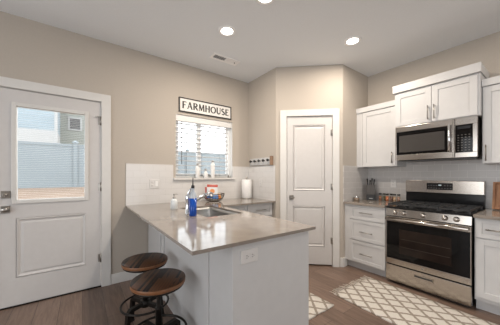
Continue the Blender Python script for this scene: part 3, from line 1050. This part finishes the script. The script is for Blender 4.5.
def pouch(name, label, cat, loc, rot, w_, h_, t_, m, group=None):
    s = MB()
    n, k_ = 8, 10
    for side in (1, -1):
        grid = []
        for i in range(n + 1):
            row = []
            for j in range(k_ + 1):
                u, v_ = i / n * 2 - 1, j / k_ * 2 - 1
                b = max(0.0, (1 - u * u)) ** 0.5 * max(0.0, (1 - v_ * v_)) ** 0.6
                row.append(s.bm.verts.new((u * w_ / 2, side * (t_ / 2 * b + 0.0006), (v_ + 1) * h_ / 2)))
            grid.append(row)
        for i in range(n):
            for j in range(k_):
                fcs = s.bm.faces.new((grid[i][j], grid[i + 1][j], grid[i + 1][j + 1], grid[i][j + 1]))
                fcs.smooth = True
    o = s.build(name, m)
    o.location = loc
    o.rotation_euler = rot
    return tag(o, label, cat, group)


def snack_mat():
    m = mat('printed_snack_bag', (0.8, 0.8, 0.8), 0.35)
    tc = node(m, 'ShaderNodeTexCoord')
    sp_ = node(m, 'ShaderNodeSeparateXYZ')
    lk(m, tc.outputs['Object'], sp_.inputs[0])
    r = ramp(m, sp_.outputs['Z'], [(0.0, (0.06, 0.16, 0.40)), (0.045, (0.70, 0.70, 0.70)), (0.150, (0.45, 0.08, 0.055))])
    r.color_ramp.interpolation = 'CONSTANT'
    vd = node(m, 'ShaderNodeVectorMath', operation='DISTANCE')
    cm = node(m, 'ShaderNodeCombineXYZ')
    lk(m, sp_.outputs['X'], cm.inputs[0])
    lk(m, sp_.outputs['Z'], cm.inputs[2])
    lk(m, cm.outputs[0], vd.inputs[0])
    vd.inputs[1].default_value = (0.0, 0.0, 0.095)
    lt = node(m, 'ShaderNodeMath', operation='LESS_THAN')
    lk(m, vd.outputs['Value'], lt.inputs[0])
    lt.inputs[1].default_value = 0.034
    mx = node(m, 'ShaderNodeMix', data_type='RGBA')
    lk(m, lt.outputs[0], mx.inputs[0])
    lk(m, r.outputs[0], mx.inputs[6])
    mx.inputs[7].default_value = (0.72, 0.28, 0.10, 1)
    lk(m, mx.outputs[2], bsdf(m).inputs['Base Color'])
    return m


M['snack'] = snack_mat()
M['red_pkt'] = mottled('red_packet', (0.42, 0.09, 0.07), (0.52, 0.14, 0.10), 10, 0.4)
pouch('snack_bag', 'red topped white snack bag with orange spot standing in the wire bowl', 'snack bag', (BX - 0.03, BYY + 0.0, CT + 0.048), (R(-6), R(2), R(-25)), 0.150, 0.190, 0.030, M['snack'])
pouch('snack_bag', 'plain dark red snack bag standing behind the printed bag in the bowl', 'snack bag', (BX - 0.045, BYY + 0.050, CT + 0.040), (R(-6), R(-5), R(-28)), 0.105, 0.165, 0.022, M['red_pkt'])
pouch('snack_packet', 'small blue packet lying in front in the wire bowl', 'snack packet', (BX - 0.012, BYY - 0.066, CT + 0.036), (R(-25), 0, R(-20)), 0.085, 0.065, 0.016, M['blue_pkt'])
pouch('snack_packet', 'tan packet at the right side of the wire bowl', 'snack packet', (BX + 0.070, BYY + 0.030, CT + 0.040), (R(-10), R(8), R(-50)), 0.075, 0.075, 0.022, M['yellow_pkt'])
tag(MB().lathe([(0.033 * math.sin(PI * k / 12), -0.033 * math.cos(PI * k / 12)) for k in range(13)], n=20).build('orange', M['orange_peel'], loc=(BX + 0.062, BYY - 0.035, CT + 0.055)),
    'small orange fruit in the wire bowl', 'fruit')

# paper towel stand
pt_ = thing('paper_towel_holder', 'grey paper towel stand in the counter corner', 'paper towel holder', (2.130, 3.02, CT))
MB().lathe([(0, 0), (0.090, 0), (0.093, 0.006), (0.090, 0.011), (0, 0.011)], n=28).build('base', M['nickel'], pt_)
MB().lathe([(0, 0.010), (0.006, 0.010), (0.006, 0.306), (0.014, 0.308), (0.018, 0.322), (0.012, 0.338), (0, 0.341)], n=16).build('rod', M['nickel'], pt_)
s = MB().lathe([(0.019, 0.0), (0.079, 0.0), (0.082, 0.004), (0.080, 0.284), (0.077, 0.288), (0.019, 0.288), (0.019, 0.0)], n=32)
tag(s.build('paper_towel_roll', 'paper', loc=(2.130, 3.02, CT + 0.012)), 'white paper towel roll on the stand in the counter corner', 'paper towel')

# three bottles on the window sill
for x, hgt, rad, lab in ((1.347, 0.208, 0.030, 'white ceramic bottle with grey cap at left on the window sill'),
                         (1.475, 0.135, 0.029, 'shortest white ceramic bottle in the middle of the window sill'),
                         (1.590, 0.262, 0.031, 'tallest white ceramic bottle on the window sill')):
    b = thing('ceramic_bottle', lab, 'bottle', (x, YL - 0.011, WZ0), 0, 'white bottles on the window sill')
    sh = hgt - 0.065
    MB().lathe([(0, 0), (rad, 0), (rad * 1.03, 0.004), (rad * 1.03, sh), (rad * 0.85, sh + 0.014), (0.015, sh + 0.024), (0.0135, sh + 0.040), (0, sh + 0.040)], n=24).build('bottle_body', M['ceramic'], b)
    MB().lathe([(0, sh + 0.038), (0.016, sh + 0.038), (0.018, sh + 0.045), (0.018, sh + 0.062), (0.014, sh + 0.066), (0, sh + 0.066)], n=20).build('cap', M['cap'], b)
tag(MB().box(-0.014, 0.014, -0.008, 0.008, 0, 0.028).lathe([(0, 0.028), (0.009, 0.028), (0.010, 0.036), (0, 0.040)], n=12).build('window_lock', M['pull'], loc=(1.885, YL + 0.03, WZ0), bevel=0.003),
    'small dark lock piece at the right end of the window sill', 'lock')

# window blind
bl = thing('window_blind', 'white horizontal slat blind in the kitchen window', 'blind', ((WX0 + WX1) / 2, YL + 0.048, WZ1))
bw = (WX1 - WX0) / 2 - 0.008
MB().box(-bw, bw, -0.034, 0.030, -0.088, -0.004).build('valance', 'blind', bl, bevel=0.003)
s = MB()
zt = -0.115
sr = bw - 0.055
while zt > -0.85:
    mtx = Matrix.Translation((-0.045, 0.004, zt)) @ Matrix.Rotation(R(-7), 4, 'X')
    s.box(-bw + 0.045, sr + 0.045, -0.026, 0.026, -0.0013, 0.0013, mtx)
    zt -= 0.0655
s.build('slats', 'slat', bl)
MB().box(-bw, sr, -0.022, 0.026, -0.880, -0.862).build('bottom_rail', 'blind', bl, bevel=0.002)
s = MB()
for x in (-0.30, -0.062, 0.24):
    s.box(x - 0.0012, x + 0.0012, -0.0225, -0.0212, -0.865, -0.088)
    s.box(x - 0.0012, x + 0.0012, 0.0285, 0.0298, -0.865, -0.088)
s.build('ladder_cord', 'cordm', bl)
MB().tube([(-0.366, -0.036, -0.09), (-0.366, -0.036, -0.69)], 0.0048, 8).build('tilt_wand', 'cordm', bl)

# farmhouse sign
sg = thing('wall_sign', 'white wooden sign reading FARMHOUSE above the kitchen window', 'sign', (1.494, YL, 2.266))
sgw, sgh = 0.419, 0.100
MB().box(-sgw + 0.01, sgw - 0.01, -0.014, 0, -sgh + 0.01, sgh - 0.01).build('board', 'sign_board', sg)
MB().frame(-sgw, sgw, -sgh, sgh, -0.022, 0, 0.014).build('frame', M['black_paint'], sg, bevel=0.002)
TK, TN = 0.0215, 0.0115       # thick and thin strokes of the capitals
CH = 0.098                    # capital height


def stroke(b, pts, wd):
    """flat polyline stroke in the xz plane; wd is one width or a list"""
    P = [Vector((p[0], 0, p[1])) for p in pts]
    n = len(P)
    ws = wd if isinstance(wd, (list, tuple)) else [wd] * n
    L, Rr = [], []
    for i in range(n):
        d = (P[min(i + 1, n - 1)] - P[max(i - 1, 0)]).normalized()
        q = Vector((-d.z, 0, d.x)) * ws[i] / 2
        L.append(P[i] + q)
        Rr.append(P[i] - q)
    f = [[b.bm.verts.new((v.x, y, v.z)) for v in row] for y in (-0.0012, 0.0) for row in (L, Rr)]
    l0, r0, l1, r1 = f
    for i in range(n - 1):
        for a, c in ((l0, r0), (r0, r1), (r1, l1), (l1, l0)):
            b.bm.faces.new((a[i], a[i + 1], c[i + 1], c[i]))
    b.bm.faces.new((l0[0], r0[0], r1[0], l1[0]))
    b.bm.faces.new((l0[-1], l1[-1], r1[-1], r0[-1]))


def arc(cx_, cz_, rx_, rz_, a0, a1, n=16):
    return [(cx_ + rx_ * math.cos(R(a0 + (a1 - a0) * k / n)), cz_ + rz_ * math.sin(R(a0 + (a1 - a0) * k / n))) for k in range(n + 1)]


def awid(pts_n, a0, a1):
    """stroke width on a bowl: thick at the sides, thin at top and bottom"""
    return [TN + (TK - TN) * abs(math.cos(R(a0 + (a1 - a0) * k / (pts_n - 1)))) for k in range(pts_n)]


def serif(b, x, z, w_=0.026):
    stroke(b, [(x - w_ / 2, z), (x + w_ / 2, z)], 0.006)


def letter(ch):
    b = MB()
    h, t, q = CH, TN / 2, 0.003
    if ch == 'F':
        stroke(b, [(0.012, 0), (0.012, h)], TK); stroke(b, [(0.008, h - t), (0.056, h - t)], TN); stroke(b, [(0.012, h * 0.52), (0.047, h * 0.52)], TN)
        stroke(b, [(0.055, h), (0.055, h - 0.02)], 0.006); serif(b, 0.012, q); wd = 0.060
    elif ch == 'A':
        stroke(b, [(0.008, 0), (0.037, h)], TN); stroke(b, [(0.037, h), (0.068, 0)], TK); stroke(b, [(0.018, h * 0.33), (0.058, h * 0.33)], TN)
        serif(b, 0.008, q, 0.02); serif(b, 0.068, q, 0.024); wd = 0.078
    elif ch == 'R':
        stroke(b, [(0.012, 0), (0.012, h)], TK)
        p = arc(0.034, h * 0.74, 0.022, h * 0.26 - t, 90, -90); stroke(b, [(0.008, h - t)] + p + [(0.012, h * 0.48 + t)], [TN] + awid(len(p), 90, -90) + [TN])
        stroke(b, [(0.032, h * 0.48), (0.066, 0.002)], TK); serif(b, 0.012, q); wd = 0.070
    elif ch == 'M':
        stroke(b, [(0.010, 0), (0.016, h)], TN); stroke(b, [(0.016, h), (0.046, 0.008)], TK); stroke(b, [(0.046, 0.008), (0.074, h)], TN); stroke(b, [(0.076, h), (0.083, 0)], TK)
        serif(b, 0.010, q, 0.022); serif(b, 0.083, q, 0.026); wd = 0.094
    elif ch == 'H':
        stroke(b, [(0.012, 0), (0.012, h)], TK); stroke(b, [(0.064, 0), (0.064, h)], TK); stroke(b, [(0.012, h * 0.52), (0.064, h * 0.52)], TN)
        for x in (0.012, 0.064):
            serif(b, x, q); serif(b, x, h - q)
        wd = 0.077
    elif ch == 'O':
        p = arc(0.044, h / 2, 0.037, h / 2 - t, 0, 360, 36); stroke(b, p, awid(len(p), 0, 360)); wd = 0.088
    elif ch == 'U':
        p = arc(0.037, 0.034, 0.025, 0.034 - t, 180, 360); stroke(b, [(0.012, h)] + p + [(0.062, h)], [TK] + [TN + (TK - TN) * (1 - k / 16) for k in range(17)] + [TN])
        serif(b, 0.012, h - q); serif(b, 0.062, h - q, 0.022); wd = 0.074
    elif ch == 'S':
        p = arc(0.029, h * 0.74, 0.021, h * 0.26 - t, 40, 250, 14) + arc(0.029, h * 0.27, 0.023, h * 0.27 - t, 70, -145, 14)
        stroke(b, p, [TN + (TK - TN) * math.sin(PI * k / (len(p) - 1)) for k in range(len(p))]); wd = 0.058
    else:
        stroke(b, [(0.012, 0), (0.012, h)], TK)
        for z_, l_ in ((h - t, 0.054), (h * 0.52, 0.046), (t, 0.056)):
            stroke(b, [(0.008, z_), (l_, z_)], TN)
        stroke(b, [(0.053, h), (0.053, h - 0.018)], 0.006); stroke(b, [(0.055, 0), (0.055, 0.02)], 0.006); wd = 0.060
    return b, wd


built = [letter(c) for c in 'FARMHOUSE']
gap = 0.0105
tot = sum(w_ for _, w_ in built) + gap * 8
xx = -tot / 2
for b, w_ in built:
    b.build('letter', M['black_paint'], sg, loc=(xx, -0.0141, -CH / 2))
    xx += w_ + gap

# hook rack on the short wall
hk = thing('hook_rack', 'whitewashed wooden rack with five dark knobs beside pantry', 'hook rack', (PA.x, 2.80, 1.495), ROT_R)
MB().box(-0.275, 0.245, -0.018, 0, -0.045, 0.058).build('board', 'rackwood', hk, bevel=0.003)
MB().box(0.245, 0.278, -0.045, 0, -0.062, 0.070).build('end_block', 'rack_end', hk, bevel=0.003)
MB().box(-0.275, 0.245, -0.026, -0.018, -0.052, -0.040).build('lower_ledge', 'rackwood', hk)
for k in range(5):
    rm = Matrix.Translation((-0.225 + k * 0.107, -0.018, 0.012)) @ Matrix.Rotation(R(90), 4, 'X')
    MB().lathe([(0, 0), (0.008, 0), (0.008, 0.020), (0.019, 0.026), (0.021, 0.036), (0.014, 0.044), (0, 0.046)], n=16, mtx=rm).build('knob', M['black_paint'], hk)

# electrical plates
def plate(label, loc, rotz, w_, h_, gangs, group='electrical outlet plates', name='outlet_plate', horizontal=False):
    t = thing(name, label, 'outlet', loc, rotz, group)
    MB().box(-w_ / 2, w_ / 2, -0.007, 0, -h_ / 2, h_ / 2).build('cover_plate', 'plastic_white', t, bevel=0.003)
    for gx, kind in gangs:
        if kind == 'switch':
            MB().box(gx - 0.017, gx + 0.017, -0.011, -0.006, -0.034, 0.034).build('rocker', M['ceramic'], t, bevel=0.002)
            continue
        for s_ in (-1, 1):
            if horizontal:
                cx_, cz_ = gx + s_ * 0.02, 0.0
            else:
                cx_, cz_ = gx, s_ * 0.02
            so = MB().box(cx_ - 0.0155, cx_ + 0.0155, -0.0095, -0.006, cz_ - 0.0155, cz_ + 0.0155).build('socket', 'plastic_white', t, bevel=0.002)
            sl = MB()
            if horizontal:
                sl.box(cx_ - 0.006, cx_ + 0.003, -0.0100, -0.0090, cz_ - 0.008, cz_ - 0.005).box(cx_ - 0.006, cx_ + 0.003, -0.0100, -0.0090, cz_ + 0.005, cz_ + 0.008).box(cx_ + 0.007, cx_ + 0.011, -0.0100, -0.0090, cz_ - 0.002, cz_ + 0.002)
            else:
                sl.box(cx_ - 0.008, cx_ - 0.005, -0.0100, -0.0090, cz_ - 0.003, cz_ + 0.006).box(cx_ + 0.005, cx_ + 0.008, -0.0100, -0.0090, cz_ - 0.003, cz_ + 0.006).box(cx_ - 0.002, cx_ + 0.002, -0.0100, -0.0090, cz_ - 0.011, cz_ - 0.007)
            sl.build('slots', M['slot'], so)
    return t


plate('double white outlet and switch plate on tile left of window', (0.754, YL - 0.008, 1.172), 0, 0.120, 0.118, ((-0.026, 'outlet'), (0.026, 'switch')))
plate('white outlet plate on tile below the hook rack', (PA.x - 0.008, 2.81, 1.172), ROT_R, 0.075, 0.118, ((0, 'outlet'),))
plate('wide white outlet plate on the peninsula end panel', (0.783, YN, 0.812), 0, 0.122, 0.078, ((0.0, 'outlet'),), horizontal=True)
plate('white outlet plate on tile above the spice jars', (XR - 0.008, 1.472, 1.164), ROT_R, 0.075, 0.118, ((0, 'outlet'),))

# knife block with knives
kb = thing('knife_block', 'dark wooden knife block in the counter corner', 'knife block', (3.485, 1.722, CT), R(-62))
M['block'] = mottled('dark_stained_block', (0.055, 0.048, 0.043), (0.085, 0.076, 0.07), 25, 0.4, stretch=(8, 8, 1))
M['block_low'] = mat('black_block_base', (0.012, 0.012, 0.012), 0.35)
MB().prism([(-0.06, 0.085), (0.06, 0.085), (0.06, 0.185), (-0.06, 0.225)], -0.056, 0.056, Matrix.Rotation(R(90), 4, 'Z')).build('block_body', M['block'], kb, bevel=0.004)
lb = MB().box(-0.057, 0.057, -0.061, 0.061, 0, 0.086).build('block_base', M['block_low'], kb, bevel=0.004)
MB().box(-0.022, 0.022, -0.0618, -0.060, 0.022, 0.034).build('badge', M['pull'], lb)
for i, (kx, kyy, hl, lab) in enumerate(((-0.036, 0.030, 0.105, 'black handled kitchen knife at the back left of the block'),
                                        (-0.012, 0.028, 0.085, 'black handled kitchen knife second from left in the block'),
                                        (0.014, 0.030, 0.110, 'tallest black handled kitchen knife in the block'),
                                        (0.038, 0.030, 0.095, 'black handled kitchen knife at the back right of the block'))):
    kn = thing('kitchen_knife', lab, 'knife', (0, 0, 0), 0, 'knives in the knife block')
    wm = Matrix.Translation((3.485, 1.722, CT)) @ Matrix.Rotation(R(-62), 4, 'Z')
    p = wm @ Vector((kx, kyy, 0.2125))
    kn.location = p
    kn.rotation_euler = (R(-8), R((-6, 3, 2, 6)[i]), R(-62))
    MB().tube([(0, 0, 0.0), (0, 0, hl * 0.5), (0, 0.004, hl)], [0.009, 0.008, 0.010], 8, rx=0.012).build('handle', M['black_plastic'], kn)
    MB().lathe([(0, -0.002), (0.011, -0.002), (0.011, 0.004), (0, 0.004)], n=10).build('bolster', 'chrome', kn)

# small tin by the pantry side
tn = thing('sugar_jar', 'small brown glass jar with metal lid on counter left of knife block', 'jar', (3.195, 1.782, CT))
MB().lathe([(0, 0), (0.036, 0), (0.040, 0.006), (0.040, 0.036), (0.034, 0.046), (0, 0.046)], n=24).build('jar_body', M['salt'], tn)
MB().lathe([(0, 0.045), (0.035, 0.045), (0.036, 0.056), (0.030, 0.060), (0.008, 0.062), (0.009, 0.072), (0, 0.074)], n=24).build('lid', 'chrome', tn)

# spice jars left of the range
cols = [((0.20, 0.075, 0.03), (0.30, 0.12, 0.045), 'brown'), ((0.07, 0.07, 0.035), (0.12, 0.11, 0.05), 'olive green'),
        ((0.50, 0.13, 0.04), (0.62, 0.19, 0.06), 'bright orange red'), ((0.12, 0.05, 0.03), (0.19, 0.08, 0.045), 'dark brown'),
        ((0.36, 0.21, 0.11), (0.45, 0.28, 0.16), 'tan'), ((0.22, 0.10, 0.05), (0.32, 0.15, 0.075), 'reddish brown')]
for i, (c0, c1, nm) in enumerate(cols):
    yy = 1.590 - i * 0.0475
    j = thing('spice_jar', 'small glass spice jar of %s spice in the row left of the range' % nm, 'spice jar', (3.49 + 0.012 * (i % 2), yy, CT), 0, 'spice jars on the counter')
    MB().lathe([(0, 0.003), (0.0185, 0.003), (0.0185, 0.070), (0, 0.070)], n=16).build('spice', spice_mat('spice_%d' % i, c0, c1), j)
    MB().lathe([(0, 0), (0.0205, 0), (0.021, 0.003), (0.021, 0.078), (0.017, 0.086), (0.017, 0.092)], n=20).build('glass_body', M['jar_glass'], j)
    MB().lathe([(0, 0.090), (0.019, 0.090), (0.019, 0.108), (0.017, 0.110), (0, 0.110)], n=20).build('lid', M['dark_metal'], j)

# wooden tray leaning at the right
tr = thing('wooden_tray', 'reddish wooden tray leaning on the tile right of the range', 'tray', (XR - 0.115, 0.275, CT), ROT_R)
lean = Matrix.Rotation(R(-12), 4, 'X')
s = MB().box(-0.175, 0.175, -0.006, 0.006, 0.006, 0.285, lean)
s.build('tray_panel', 'board_wood', tr)
s = MB()
for a in ((-0.190, -0.172, 0, 0.292), (0.172, 0.190, 0, 0.292), (-0.172, 0.172, 0, 0.018), (-0.172, 0.172, 0.274, 0.292)):
    s.box(a[0], a[1], -0.030, 0.008, a[2] + 0.006, a[3] + 0.006, lean)
s.build('tray_rim', 'board_wood', tr, bevel=0.003)

# ------------------------------------------------------------------ stools
def make_stool():
    t = thing('bar_stool', '', 'stool')
    sh = 0.572
    MB().lathe([(0, sh - 0.001), (0.172, sh - 0.001), (0.1765, sh - 0.004), (0.178, sh - 0.008), (0.1765, sh - 0.0075)], n=48).build('seat_top', 'seat_wood', t)
    MB().lathe([(0, sh - 0.032), (0.176, sh - 0.032), (0.178, sh - 0.028), (0.1782, sh - 0.010), (0.176, sh - 0.006), (0, sh - 0.006)], n=48).build('seat_edge', 'seat_edge', t)
    MB().lathe([(0, sh - 0.050), (0.165, sh - 0.050), (0.170, sh - 0.046), (0.172, sh - 0.032), (0, sh - 0.032)], n=48).build('seat_band', M['dark_metal'], t)
    MB().lathe([(0, 0.18), (0.022, 0.18), (0.022, 0.36), (0.024, 0.362), (0.024, 0.372), (0, 0.372)], n=20).build('column', M['dark_metal'], t)
    pr = []
    z = 0.370
    while z < sh - 0.055:
        pr += [(0.0125, z), (0.0155, z + 0.004)]
        z += 0.008
    MB().lathe([(0, 0.369)] + pr + [(0, z)], n=16).lathe([(0, sh - 0.062), (0.06, sh - 0.062), (0.06, sh - 0.05), (0, sh - 0.05)], n=20).build('screw_post', M['dark_metal'], t)
    MB().lathe([(0, 0.178), (0.038, 0.178), (0.038, 0.228), (0, 0.228)], n=20).build('hub', M['dark_metal'], t)
    for k in range(4):
        a = PI / 2 * k
        c, s_ = math.cos(a), math.sin(a)
        q = lambda r_, z_: (c * r_, s_ * r_, z_)
        lg = MB().tube([q(0.025, 0.206), q(0.142, 0.206), q(0.156, 0.192), q(0.176, 0.012)], 0.0155, 4, up=(0, 0, 1)).build('leg', M['dark_metal'], t, bevel=0.002)
        MB().box(-0.019, 0.019, -0.019, 0.019, 0, 0.014).build('foot_pad', M['rubber'], lg, loc=q(0.176, 0), rotz=a)
    rg_ = [(0.1835 * math.cos(2 * PI * k / 48), 0.1835 * math.sin(2 * PI * k / 48), 0.204) for k in range(48)]
    MB().tube(rg_, 0.0085, 8, closed=True).build('foot_ring', M['dark_metal'], t)
    return t


st1 = make_stool()
st1.location = (0.426, 1.655, 0)
st1.rotation_euler.z = R(20)
tag(st1, 'nearer striped wood bar stool at the peninsula overhang', 'stool', 'bar stools at the peninsula')
st2 = copy_tree(st1)
st2.location = (0.431, 2.098, 0)
st2.rotation_euler.z = R(28)
st2['label'] = 'farther striped wood bar stool closer to the entry door wall'

# ------------------------------------------------------------------ rugs
def rug(label, cx_, cy_, W, L, fringe_ends, rotz=0):
    t = thing('woven_rug', label, 'rug', (cx_, cy_, 0), rotz, 'diamond pattern rugs')
    s = MB()
    nx, ny = 10, int(L / 0.06)
    g_ = {}
    for i in range(nx + 1):
        for j in range(ny + 1):
            wv = 0.004 * math.sin(j * 1.7 + 1) if i in (0, nx) else 0
            we = 0.004 * math.sin(i * 2.1) if j in (0, ny) else 0
            x, y = (i / nx - 0.5) * W + wv, (j / ny - 0.5) * L + we
            g_[i, j] = (s.bm.verts.new((x, y, 0.010 + 0.001 * math.sin(i * 1.3 + j * 0.9))), s.bm.verts.new((x, y, 0.0005)))
    for i in range(nx):
        for j in range(ny):
            c = [(i, j), (i + 1, j), (i + 1, j + 1), (i, j + 1)]
            f_ = s.bm.faces.new([g_[q][0] for q in c])
            f_.smooth = True
            s.bm.faces.new([g_[q][1] for q in c[::-1]])
    per = [(i, 0) for i in range(nx)] + [(nx, j) for j in range(ny)] + [(i, ny) for i in range(nx, 0, -1)] + [(0, j) for j in range(ny, 0, -1)]
    for a, b in zip(per, per[1:] + per[:1]):
        s.bm.faces.new((g_[a][1], g_[b][1], g_[b][0], g_[a][0]))
    s.build('woven_field', 'rug', t)
    for e in fringe_ends:
        s = MB()
        n = 22
        for k in range(n):
            x = (-0.5 + (k + 0.5) / n) * W
            y = e * L / 2
            dx = random.uniform(-0.02, 0.02)
            ln = random.uniform(0.055, 0.085)
            s.tube([(x, y, 0.006), (x + dx * 0.4, y + e * ln * 0.5, 0.006), (x + dx, y + e * ln, 0.004)], [0.0045, 0.004, 0.003], 5)
        s.build('fringe', M['fringe'], t)
    return t


rug('long cream runner rug with brown diamonds in front of range', 2.500, 0.46, 0.715, 2.00, (1, -1), R(-2.5))
rug('cream diamond rug partly hidden behind the peninsula end', 1.665, 1.895, 0.66, 1.11, ())

# ------------------------------------------------------------------ ceiling fittings
def downlight(label, x, y):
    t = thing('ceiling_light', label, 'ceiling light', (x, y, CEIL), 0, 'recessed ceiling lights')
    MB().lathe([(0.062, 0.0), (0.064, -0.004), (0.085, -0.008), (0.092, -0.003), (0.092, 0.0)], n=32).build('trim_ring', M['grille'], t)
    MB().lathe([(0, -0.003), (0.063, -0.003), (0.063, 0.0), (0, 0.0)], n=32).build('lens', M['lens'], t)
    d_ = bpy.data.lights.new('lamp', 'AREA')
    d_.shape = 'DISK'
    d_.size = 0.12
    d_.energy = CAN_POWER
    d_.color = CAN_COLOR
    l = bpy.data.objects.new('lamp', d_)
    COL.objects.link(l)
    l.parent = t
    l.location = (0, 0, -0.010)
    return t


downlight('round recessed ceiling light nearest the FARMHOUSE sign', 1.260, 2.153)
downlight('round recessed ceiling light in front of the pantry door', 2.528, 1.458)
downlight('round recessed ceiling light cut by the top photo edge', 1.290, 1.545)
downlight('added unseen ceiling light behind the camera on the range side', 2.50, -0.60)  # unseen lamp, added to brighten the floor by the range

vt = thing('ceiling_vent', 'white rectangular ceiling vent in front of the kitchen window wall', 'vent', (1.545, 2.690, CEIL))
MB().slab([-0.200, -0.165, 0.0, 0.010, 0.165, 0.200], [-0.072, -0.042, 0.042, 0.072], lambda i, j: not (j == 1 and i in (1, 3)), -0.008, 0.0).build('frame', 'grille', vt, bevel=0.002)
MB().box(-0.165, 0.0, -0.042, 0.042, -0.0015, 0.0).build('duct_shade', M['vent_dark'], vt)  # flat dark sheet: shade inside the duct put into its colour
s = MB()
for k in range(9):
    xx = -0.155 + k * 0.0175
    s.box(xx, xx + 0.0015, -0.042, 0.042, -0.007, -0.002)
for k in range(7):
    yy = -0.036 + k * 0.012
    s.box(0.010, 0.165, yy, yy + 0.009, -0.006, -0.001)
MB().box(0.010, 0.165, -0.042, 0.042, -0.0012, 0.0).build('light_backing', 'grille', vt)  # white backing added so this half of the vent looks lighter
s.build('louvers', 'grille', vt)
MB().box(0.140, 0.152, -0.006, 0.006, -0.013, -0.006).build('lever', M['vent_dark'], vt)
